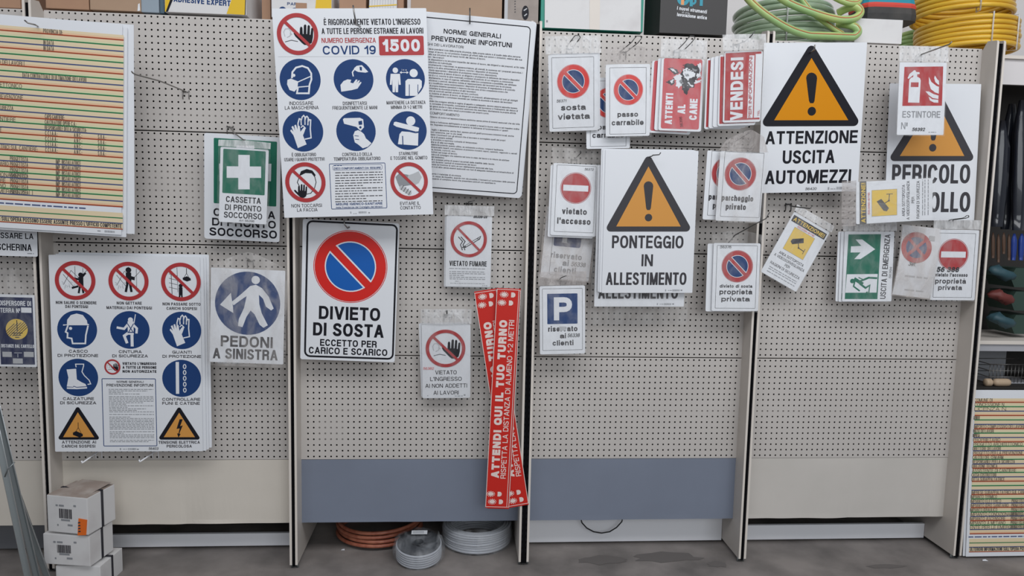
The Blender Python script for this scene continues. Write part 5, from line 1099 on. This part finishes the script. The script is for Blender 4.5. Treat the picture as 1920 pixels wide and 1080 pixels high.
carton('cardboard_carton', 770, 941, .02, .26, .3, 'kraft_light', 'wide plain brown carton standing behind the fine-print rules poster', yb=34)
r, a = carton('corrugated_box', 945, 1009, .02, .26, .3, 'board_grey', 'grey corrugated box with a black oval mark beside the green edged tray', yb=40)
f = Face(r, 'printed_mark', .02, 'black oval mark'); c = f.S.xy(985, 24); kk = f.S.k
f.poly_uv([(c[0]+6.5*kk*math.cos(t), c[1]+13*kk*math.sin(t)) for t in np.linspace(0, 6.2, 24)], 'black')
f.line([(982, 20), (988, 16)], 2, 'light_grey', 1); f.line([(983, 30), (988, 26)], 2, 'light_grey', 1)
for i in range(5): f.line([(965, 2+5*i), (966.5, 3+5*i)], 2, 'ink_grey', 1)
f.rect(946, 0, 952, 36, 'light_grey', 1); f.done()
r, a = carton('green_crate', 1013, 1205, .016, .30, .3, 'lid_green', 'green edged crate with a plain white front panel on the top shelf', 'crate', yb=58)
f = Face(r, 'front_panel', .013, 'white front panel'); f.lw = .002; f.poly([(1022, -90), (1203, -90), (1201, 62), (1021, 53.5)], 'carton_white'); f.done()
f = Face(r, 'tape', .013, 'faded tape strip'); f.lw = .003; f.poly([(1106, -90), (1126, -90), (1124, 58.5), (1105, 57.5)], 'edge_cream'); f.poly([(1024, 38), (1027, 38), (1027, 42), (1024, 42)], 'mid_grey'); f.done()
x0, x1 = at(1236, 68, .012)[0], at(1361, 70, .012)[0]
r = empty('tool_box_carton', ((x0+x1)/2, .012, ZS), 'black carton with white lettering strumenti di una lavorazione antica on the top shelf', 'box'); a = (x1-x0)/2
M = MB(); dx = at(1207, 64, .16)[0]-(x0+x1)/2
M.prism([(-a, 0, 0), (a, 0, 0), (a+.005, .17, 0), (dx, .15, 0)], (0, 0, .30), 'box_black'); M.build('body', r)
f = Face(r, 'lettering', .012, 'white lettering'); f.text('I nuovi strumenti', 1297, 22, 58, 6.5, 'white', .18, rot=-5); f.text('di una', 1285, 25.5, 14, 3.5, 'light_grey', .16, rot=-5); f.text('lavorazione antica', 1297, 33.5, 58, 6.5, 'white', .18, rot=-4); f.done()
f = Face(r, 'printed_logo', .012, 'teal and orange logo'); f.ring(1281, -2, 5, 12, 'logo_teal'); f.rect(1277, -16, 1283, 9, 'logo_orange', 1); f.ring(1299, 2, 3, 7, 'logo_teal'); f.rect(1293, 0, 1299, 12, 'logo_teal', 1); f.rect(1312, -14, 1318, 11, 'logo_teal', 1); f.done()

# hoses
def coil(name, cx, cy, z0, R, r, n, m, label, cat='hose coil', parent=None, jit=.006, pitch=1.9, seed=0, layers=1, tie=None, part='hose', sq=1.0, group=None):
    rt = empty(name, (cx, cy, z0), label, cat, group); rnd = random.Random(seed); M = MB()
    for L in range(layers):
        pts = []; N = 40
        for i in range(n*N+1):
            t = i/N; k = int(t); w = .5-.5*math.cos(2*PI*(t-k)); rr = R-L*r*1.95
            a = 2*PI*t; j = jit*math.sin(a+1.7*k+seed)*((k*37+seed) % 5-2)/2
            z = r+pitch*r*min(t, n)+(0 if t > 1 else 0)
            pts.append(((rr+j)*math.cos(a), (rr+j)*sq*math.sin(a), z+jit*.25*math.sin(2*a+k)))
        M.tube(pts, r, m, 8)
    M.build(part, rt)
    H = r*2+pitch*r*n
    if tie:
        for q, an in enumerate(tie):
            M = MB(); c, s = math.cos(math.radians(an)), math.sin(math.radians(an)); a0, a1 = R-layers*2*r-.004, R+r+.003
            M.tube([(a1*c, a1*sq*s, .0), (a1*c, a1*sq*s, H), (a0*c, a0*sq*s, H+.002), (a0*c, a0*sq*s, .002)], .0035, 'film_header', 6, closed=True); M.build('binding_tape', rt)
    return rt, H
xg = at(1466, 60, .30)[0]
hz, HH = coil('garden_hose', xg, .29, ZS, .205, .0125, 7, 'hose_green_pale', 'pale green garden hose coil with bright strands looping over it, right of the black carton', seed=2, jit=.012, tie=(250,), pitch=2.0)
def loop(pts, r, m='hose_green', stripe=True):
    P = [at(*p) for p in pts]; Q = []
    for i in range(len(P)-1):                                       # Catmull-Rom smoothing
        p0, p1, p2, p3 = P[max(i-1, 0)], P[i], P[i+1], P[min(i+2, len(P)-1)]
        for t in np.linspace(0, 1, 8, endpoint=False): Q.append(.5*((2*p1)+(-p0+p2)*t+(2*p0-5*p1+4*p2-p3)*t*t+(-p0+3*p1-3*p2+p3)*t**3))
    Q.append(P[-1]); c = np.array(hz.location); Q = [np.array((q[0], q[1], max(q[2], ZS+r))) for q in Q]
    M = MB(); M.tube([q-c for q in Q], r, m, 12); o = M.build('loose_strand', hz, 'bright green strand')
    if stripe: M = MB(); M.tube([q-c+np.array((0, -r*.93, r*.25)) for q in Q], r*.16, 'hose_stripe', 6); M.build('stripe', o, 'thin red-brown stripe')
loop([(1385, -30, .03), (1405, 0, .022), (1440, 30, .018), (1490, 58, .020), (1545, 71, .018), (1590, 72, .016), (1608, 62, .012), (1604, 51, .014), (1588, 46, .04), (1572, 45, .08)], .0165)
loop([(1440, -30, .02), (1470, 0, .014), (1520, 22, .012), (1570, 36, .014), (1600, 35, .012), (1613, 24, .012), (1606, 13, .014), (1588, 16, .05), (1572, 24, .08)], .0165)
loop([(1490, -20, .06), (1520, 20, .05), (1555, 48, .045), (1580, 64, .045)], .0115)
loop([(1540, -20, .03), (1580, 2, .014), (1604, 6, .012), (1611, -4, .014), (1596, -14, .03), (1570, -30, .08)], .0135)
# white box, bag
r, a = carton('white_box', 1601, 1690, .035, .10, .24, 'carton_white', 'white carton with an open flap right of the green hose on the top shelf', yb=86)
f = Face(r, 'flap', .035, 'bent lower flap'); f.lw = .004; f.poly([(1626, 80), (1690, 84), (1686, 90), (1664, 91), (1640, 85)], 'white'); f.done()
r = empty('tool_bag', (at(1655, 30, .12)[0], .13, ZS+.1015), 'teal, red and black zipped bag lying on the white carton', 'bag'); a = .125
for nm, m, z0, z1, i0, i1 in (('lower_body', 'bag_black', 0, .052, 0, .002), ('red_band', 'bag_red', .052, .072, .002, .004), ('upper_body', 'bag_teal', .072, .17, .004, .03)):
    M = MB(); n = 16; vs = []; fs = []
    for z, ins in ((z0, i0), ((z0+z1)/2, (i0+i1)/2-.003), (z1, i1)):
        for k in range(n):
            t = 2*PI*k/n; c, s = math.cos(t), math.sin(t); vs.append(((a-ins)*math.copysign(abs(c)**.45, c), (.09-ins)*math.copysign(abs(s)**.45, s), z))
    for j in range(2):
        for k in range(n): fs.append((j*n+k, j*n+(k+1) % n, (j+1)*n+(k+1) % n, (j+1)*n+k))
    fs += [list(range(n))[::-1], list(range(2*n, 3*n))]; M.add(vs, fs, m, False); M.build(nm, r, {'bag_black': 'black lower body', 'bag_red': 'red band', 'bag_teal': 'teal upper body'}[m])
# yellow and green coils at the right end
xy_ = at(1812, 60, .23)[0]
ry, H1 = coil('yellow_hose', xy_, .235, ZS, .20, .0112, 6, 'hose_yellow', 'lower yellow hose coil at the right end of the top shelf', seed=5, jit=.004, tie=(262, 300), group='yellow hose coils')
ry2, H2 = coil('yellow_hose', at(1804, 20, .23)[0]-.005, .235, ZS+H1+.003, .20, .0112, 7, 'hose_yellow', 'upper yellow hose coil stacked on the lower one', seed=9, jit=.005, tie=(255,), group='yellow hose coils')
xs_ = at(1724, 40, .57)[0]
coil('garden_hose', xs_, .575, ZS+.062, .085, .0105, 6, 'hose_green', 'tall green hose coil between the tool bag and the yellow coils', seed=4, jit=.008)
coil('yellow_hose', xs_, .575, ZS, .085, .010, 2, 'hose_yellow', 'small yellow hose coil beside a paper tag, under the tall green coil', seed=1, jit=.002, group='yellow hose coils')
c = at(1696, 76, .36); r = empty('paper_tag', (c[0], .36, ZS), 'white paper tag on the top shelf beside the small yellow coil', 'tag')
M = MB(); M.prism([(-.028, 0, 0), (.03, 0, 0), (.036, .004, .062), (.012, .006, .055), (-.012, .004, .03)], (0, .002, 0), 'white'); M.build('sheet', r)
M = MB()
for z in (.012, .02): M.box((-.01, -.0008, z), (.022, -.0002, z+.003), 'light_grey')
M.build('print', r)

# ------------------------------------------------------------------ on the floor
def floor_carton(fx, fy, z0, w_, d_, h_, th, label, barcode, strap=True, sticker=False):
    r = empty('shipping_carton', (fx, fy, z0), label, 'box', 'stacked white cartons'); r.rotation_euler = (0, 0, -math.radians(th))
    M = MB(); M.box((0, 0, 0), (w_, d_, h_), 'carton_white', .003); M.build('body', r)
    M = MB(); M.box((.002, .002, h_-.001), (w_-.002, d_-.002, h_+.002), 'carton_brown', .001)
    if sticker: M.add([(.01, d_*.4, h_+.002), (w_*.9, d_*.3, h_+.002), (w_, d_*.9, h_+.014), (.03, d_, h_+.010)], [(0, 1, 2, 3)], 'carton_brown'); M.build('top_flap', r, 'worn brown top')
    if strap:
        M = MB(); q = d_*.52; t = .006; e = .0016
        M.box((-e, q-t, -.0), (w_+e, q+t, .0012), 'strap_black'); M.box((-e, q-t, h_+.002), (w_+e, q+t, h_+.004), 'strap_black'); M.box((w_, q-t, 0), (w_+e, q+t, h_+.004), 'strap_black'); M.box((-e, q-t, 0), (0, q+t, h_+.004), 'strap_black'); M.build('strap', r, 'black strap')
    if barcode:
        M = MB(); rnd = random.Random(int(fx*1000)); u = w_*.30
        while u < w_*.60:
            L = rnd.choice((.002, .003, .005)); M.box((u, -.0010, h_*.40), (u+L, -.0003, h_*.66), 'ink_grey'); u += L+rnd.choice((.0018, .0025))
        for a, b, z in ((.22, .27, .72), (.30, .42, .72), (.66, .72, .74), (.34, .56, .33), (.24, .27, .18), (.5, .62, .2)): M.box((w_*a, -.001, h_*z), (w_*b, -.0003, h_*z+.007), 'mid_grey')
        M.build('barcode_print', r, 'printed barcode')
    if sticker:
        M = MB(); M.prism([(w_*.74, -.0018, h_*-.03), (w_*.95, -.0018, h_*.0), (w_*.99, -.0018, h_*.42), (w_*.78, -.0018, h_*.44)], (0, .0012, 0), 'sticker_orange')
        for k in range(4): M.prism([(w_*.76, -.0022, h_*(.06+.08*k)), (w_*.82, -.0022, h_*(.07+.08*k)), (w_*.82, -.0022, h_*(.11+.08*k)), (w_*.77, -.0022, h_*(.10+.08*k))], (0, .0003, 0), 'ink_grey')
        M.build('sticker', r, 'orange sticker')
    return r
Yb = -.22
def fl_c(px, py, Y): return at(px, py, Y)
c = at(104, 1057, Yb); floor_carton(c[0], Yb, 0, .172, .16, c[2]-.008, 4, 'bottom white carton of the stack at the left, cut by the frame', False)
z1 = c[2]
c2 = at(83, 1056, Yb); t2 = at(83, 997, Yb); floor_carton(c2[0], Yb, z1+.001, .188, .14, t2[2]-z1-.008, 9, 'middle white carton with a printed barcode in the stack at the left', True)
c3 = at(90, 988, Yb); t3 = at(92, 926, Yb); floor_carton(c3[0], Yb, t2[2]+.002, .172, .15, t3[2]-t2[2]-.006, 13, 'top white carton with an orange sticker in the stack at the left', True, sticker=True)
# galvanised angle bars leaning at the left
def angle_bar(p0, p1, wid, turn, label):
    p0, p1 = np.array(p0), np.array(p1); d = (p1-p0); L = np.linalg.norm(d); d /= L
    sd = np.cross(d, (0, 1, 0)); sd /= np.linalg.norm(sd); bk = np.cross(d, sd)
    ca, sa = math.cos(turn), math.sin(turn); s1 = sd*ca+bk*sa; s2 = -sd*sa+bk*ca
    r = empty('angle_bar', tuple(p0), label, 'metal bar', 'galvanised bars leaning at the left'); t = .003
    for nm, a, b in (('wide_flange', s1, s2), ('return_flange', s2, s1)):
        M = MB(); o = np.zeros(3); w_ = wid if nm == 'wide_flange' else wid*.55
        M.prism([o, a*w_, a*w_+b*t, b*t], d*L, 'zinc'); M.tube([a*w_, a*w_+d*L], .0017, 'zinc_glint', 6); M.build(nm, r)  # brighter tube along the rim stands in for light caught by the edge
    return r
for k, (b, t, wid, tn, lab) in enumerate((((52, 1050), (-52, 560), .020, .5, 'galvanised angle bar leaning nearest the left edge'), ((66, 1050), (-40, 600), .018, .9, 'second galvanised angle bar from the left edge, crossing the dark gap'), ((84, 1050), (-62, 640), .020, .3, 'galvanised angle bar ending nearest the white cartons'))):
    Yk = -.40+.055*k; p1 = at(t[0], t[1], Yk); pm = at(b[0], b[1], Yk); p0 = pm+(pm-p1)*(pm[2]-.002)/(p1[2]-pm[2]); angle_bar(p0, p1, wid, tn, lab)
c = at(9, 894, -.425); r = empty('wire_tie', tuple(c), 'thin grey wire tied across the leaning galvanised bars', 'wire'); M = MB(); e = at(28, 866, -.425)-c
M.tube([(0, 0, 0), e*.5+np.array((0, -.012, .004)), e], .0022, 'zinc', 6); M.build('wire', r)
# coils under the slate plinth
coil('copper_pipe_coil', -.685, .262, 0, .188, .0085, 4, 'copper', 'coil of copper coloured pipe on the floor under the slate blue plinth', 'pipe coil', jit=.008, seed=3, part='pipe', pitch=2.3)
rt, H = coil('cable_coil', -.232, .165, 0, .150, .0062, 8, 'cable_grey', 'film wrapped coil of light grey cable under the slate blue plinth', 'cable coil', jit=.003, seed=6, part='cable', pitch=1.75, layers=3)
def wrap(rt, R, H, seed, hole=.0, am=.006, top=.8):
    rnd = random.Random(seed); M = MB(); n = 44; ph = [rnd.uniform(0, 6.28) for _ in range(5)]; rows = ((R+.004, .001), (R+.010, H*.25), (R+.010, H*.6), (R+.006, H*.93), (R*.86, H+.006), (R*.5, H+.004), (hole, H-.004)); vs = []; fs = []
    for j, (rr, z) in enumerate(rows):
        for k in range(n):
            t = 2*PI*k/n; w_ = am*(math.sin(7*t+ph[0]+j)+.7*math.sin(13*t+ph[1]+2*j)+.6*math.sin(19*t+ph[2]-j))/2.3
            vs.append(((rr+abs(w_) if rr > hole+.02 else rr)*math.cos(t), (rr+abs(w_) if rr > hole+.02 else rr)*math.sin(t), z+(abs(w_)*.7 if j >= 3 else 0)))
    for j in range(len(rows)-1):
        for k in range(n): fs.append((j*n+k, j*n+(k+1) % n, (j+1)*n+(k+1) % n, (j+1)*n+k))
    M.add(vs, fs, 'film_wrap', True); return M.build('film_wrap', rt, 'crumpled clear film')
wrap(rt, .152, H, 3, .07)
rt = empty('cable_roll', (-.485, -.012, .016), 'film wrapped roll of dark cable with a small white label, nearest on the floor', 'cable coil'); rt.rotation_euler = (math.radians(9), 0, 0)
M = MB(); n = 40; R0, R1, H = .022, .092, .07; vs = []
for rr, z in ((R0, 0), (R1, 0), (R1+.001, H*.5), (R1, H), (R0+.02, H+.003), (R0, H-.006)):
    for k in range(n): vs.append((rr*math.cos(2*PI*k/n), rr*math.sin(2*PI*k/n), z))
fs = [(j*n+k, j*n+(k+1) % n, ((j+1) % 6)*n+(k+1) % n, ((j+1) % 6)*n+k) for j in range(6) for k in range(n)]
M.add(vs, fs, 'cable_dark', True); M.build('cable', rt)
M = MB()
for j in range(6): M.tube([((R1+.001)*math.cos(t), (R1+.001)*math.sin(t), .008+.0105*j) for t in np.linspace(0, 2*PI, 40, endpoint=False)], .0052, 'cable_grey', 6, closed=True)
M.build('outer_turns', rt, 'lighter outer turns')
wrap(rt, .098, H+.004, 9, .02, .007)
M = MB(); M.box((-.034, .030, H+.017), (.034, .058, H+.0178), 'white')
for i in range(3): M.box((-.028, .036+.006*i, H+.0178), (.02, .0385+.006*i, H+.0181), 'mid_grey')
M.build('label_sticker', rt, 'small white label')
# cord, scraps
P = [at(1088, 968, .09), at(1091, 980, .085), at(1100, 990, .083), at(1113, 997, .082), at(1128, 999.5, .082), at(1143, 997, .082), at(1156, 989, .083), at(1166, 978, .085), at(1168, 968, .09)]
c = np.mean(P, axis=0); r = empty('black_cord', tuple(c), 'black cord drooping in front of the white kick board', 'cord'); M = MB(); M.tube([p-c for p in P], .003, 'cord_black', 8); M.build('cord', r)
for px, py, s, lab in ((643, 1031, .008, 'tiny pale scrap on the floor left of the copper coil'), (1846, 1051, .012, 'small white paper scrap on the floor below the standing works notice')):
    c = atz(px, py, .0015); r = empty('paper_scrap', tuple(c), lab, 'scrap'); M = MB(); M.prism([(-s, -s*.3, 0), (s, -s*.5, 0), (s*.8, s*.6, .002), (-s*.4, s*.5, .001)], (0, 0, .001), 'white'); M.build('scrap', r)

# ------------------------------------------------------------------ tool shelves beyond the last upright
X5 = 1.926
r = empty('tool_shelf_bay', (X5, 0, 0), 'dark open shelf bay with tools at the right edge, white header on top', 'shelving')
M = MB(); M.box((.006, .34, 0), (1.0, .352, 2.19), 'shelf_dark'); M.build('back_panel', r, 'dark back panel')
M = MB(); M.box((.001, .0, 2.094), (1.0, .015, 2.200), 'wall_white', .001); M.build('header_panel', r, 'white header panel')
M = MB(); M.box((.001, -.012, 2.2005), (1.0, .34, 2.214), 'edge_cream'); M.build('top_board', r)
M = MB(); M.box((.010, -.005, .962), (1.0, .33, .978), 'edge_cream', .001); M.box((.010, .004, .930), (1.0, .012, .961), 'shelf_metal'); M.build('shelf_board', r, 'cream shelf board')
M = MB(); M.box((.010, .030, 0.743), (1.0, .33, 0.759), 'shelf_dark', .001); M.build('lower_shelf', r)
M = MB(); M.tube([(.03, .10, 2.06), (.03, .34, 2.06)], .004, 'zinc'); M.build('hanging_rod', r)
M = MB()
for k in range(3): M.box((.012, .20, 1.36-.085*k), (.09, .212, 1.385-.085*k), 'peg_cream')
M.build('peg_rail', r)
def pack(px, y0, y1, Y, wpx, m, label, lean=0, film=False):
    a = at(px, y0, Y); b = at(px+lean, y1, Y); w_ = wpx/400
    r = empty('wrapped_tool', tuple((a+b)/2), label, 'packed tool', 'black packed tools hanging in the shelf bay'); c = (a+b)/2; M = MB(); n = 14; rows = 9; vs = []; fs = []
    for j in range(rows):
        t = j/(rows-1); p = a+(b-a)*t-c; ww = w_/2*(.35+.65*min(1, t*4))*(1-.25*max(0, t-.7)/.3)
        for k in range(n):
            an = 2*PI*k/n; rr = ww*(1+.16*math.sin(5*an+3*t+px)); vs.append((p[0]+rr*math.cos(an), p[1]+rr*.6*math.sin(an), p[2]))
    for j in range(rows-1):
        for k in range(n): fs.append((j*n+k, j*n+(k+1) % n, (j+1)*n+(k+1) % n, (j+1)*n+k))
    fs += [list(range(n)), list(range((rows-1)*n, rows*n))[::-1]]; M.add(vs, fs, m, True); M.build('bundle', r)
    if film:
        M = MB(); M.add([(v[0]*1.08, v[1]*1.12-.004, v[2]*1.02) for v in vs], fs[:-2], 'film_clear', True); M.build('film_wrap', r, 'clear film')
pack(1881, 226, 425, .06, 26, 'pack_black', 'black film wrapped tool hanging nearest the last upright', -12)
pack(1898, 195, 430, .135, 30, 'pack_black', 'black film wrapped tool hanging second from the last upright', -10)
pack(1917, 188, 432, .075, 28, 'pack_black', 'black film wrapped tool hanging at the right edge of the photo', -8)
for i in range(4): pack(1862+10*i, 436+3*(i % 2), (484, 492, 476, 488)[i], .06, 6, 'pack_brown', 'dark brown hand tool %s in the row under the black packs' % ('nearest the upright', 'second from the upright', 'third from the upright', 'fourth from the upright')[i], 0, False)
for i in range(2): pack(1902+14*i, 438, 488, .06, 10, 'pack_blue', 'blue handled tool %s in the row under the black packs' % ('left of its twin', 'at the right edge')[i], -2, False)
for y, m, lab in ((512, 'glove_teal', 'crumpled teal packet on the topmost green bin'), (556, 'glove_red', 'crumpled red packet above the middle green bin'), (600, 'glove_teal', 'crumpled teal packet in front of the lowest green bin')):
    c = at(1878, y, .045); r = empty('glove_packet', tuple(c), lab, 'packet'); M = MB(); n = 18; vs = []; fs = []; rnd = random.Random(y)
    for j in range(5):
        for k in range(n):
            t = 2*PI*k/n; q = (.3, .85, 1, .8, .2)[j]; w_ = 1+.18*rnd.uniform(-1, 1); vs.append((.062*q*math.cos(t)*w_, .032*q*math.sin(t)*w_, (-.026, -.014, 0, .014, .024)[j]*w_-.012*math.cos(t)))
    for j in range(4):
        for k in range(n): fs.append((j*n+k, j*n+(k+1) % n, (j+1)*n+(k+1) % n, (j+1)*n+k))
    fs += [list(range(n))[::-1], list(range(4*n, 5*n))]; M.add(vs, fs, m, True); M.build('packet', r)
    c = at(1912, y+8, .08); r = empty('storage_bin', tuple(c), {512: 'topmost', 556: 'middle', 600: 'lowest'}[y]+' dark green storage bin at the right edge of the shelf bay', 'bin', 'dark green storage bins')
    M = MB(); M.prism([(-.045, 0, 0), (-.022, 0, .042), (.06, 0, .042), (.08, 0, 0), (.06, 0, -.045), (-.022, 0, -.045)], (0, .16, 0), 'bin_green'); M.build('bin_body', r)
c = at(1884, 690, .06); r = empty('wire_basket', (c[0]+.03, .16, 0.7605), 'grey wire basket of small tools under the cream shelf', 'basket')
for z in (.0, .03, .06, .09):
    pass
M = MB(); M.box((-.07, -.06, 0), (.16, .08, .004), 'shelf_metal'); M.build('base', r)
M = MB()
for z in (.03, .06, .09): M.tube([(-.07, -.06, z), (.16, -.06, z), (.16, .08, z), (-.07, .08, z)], .002, 'wire', 6, closed=True)
for k in range(14): M.tube([(-.07+.23*k/13, -.06, .003), (-.07+.23*k/13, -.06, .09)], .0015, 'wire', 5)
M.build('wire_sides', r)
M = MB(); M.box((-.06, .082, .0), (.12, .088, .145), 'mid_grey'); M.build('back_plate', r)
for i, (px, py, L, lab) in enumerate(((1878, 717, .085, 'pale wooden tool handle lying on the lower shelf'), (1852, 722, .035, 'short wooden handle end peeking out beside the last upright'))):
    c = at(px, py, .05); r = empty('wooden_roll', (c[0], .05, 0.777), lab, 'tool'); M = MB()
    xs = [(-L/2+L*t, .018*math.sqrt(max(.05, 1-(2*t-1)**6))) for t in np.linspace(0, 1, 13)]
    M.tube([(x, 0, 0) for x, _ in xs], [q for _, q in xs], 'handle_wood', 14); M.build('wooden_grip', r)
# coils above the shelf bay
coil('garden_hose', at(1945, 80, .46)[0], .46, 2.2145, .10, .010, 4, 'hose_green_pale', 'dark green hose coil above the white header at the right edge', seed=8, jit=.004)
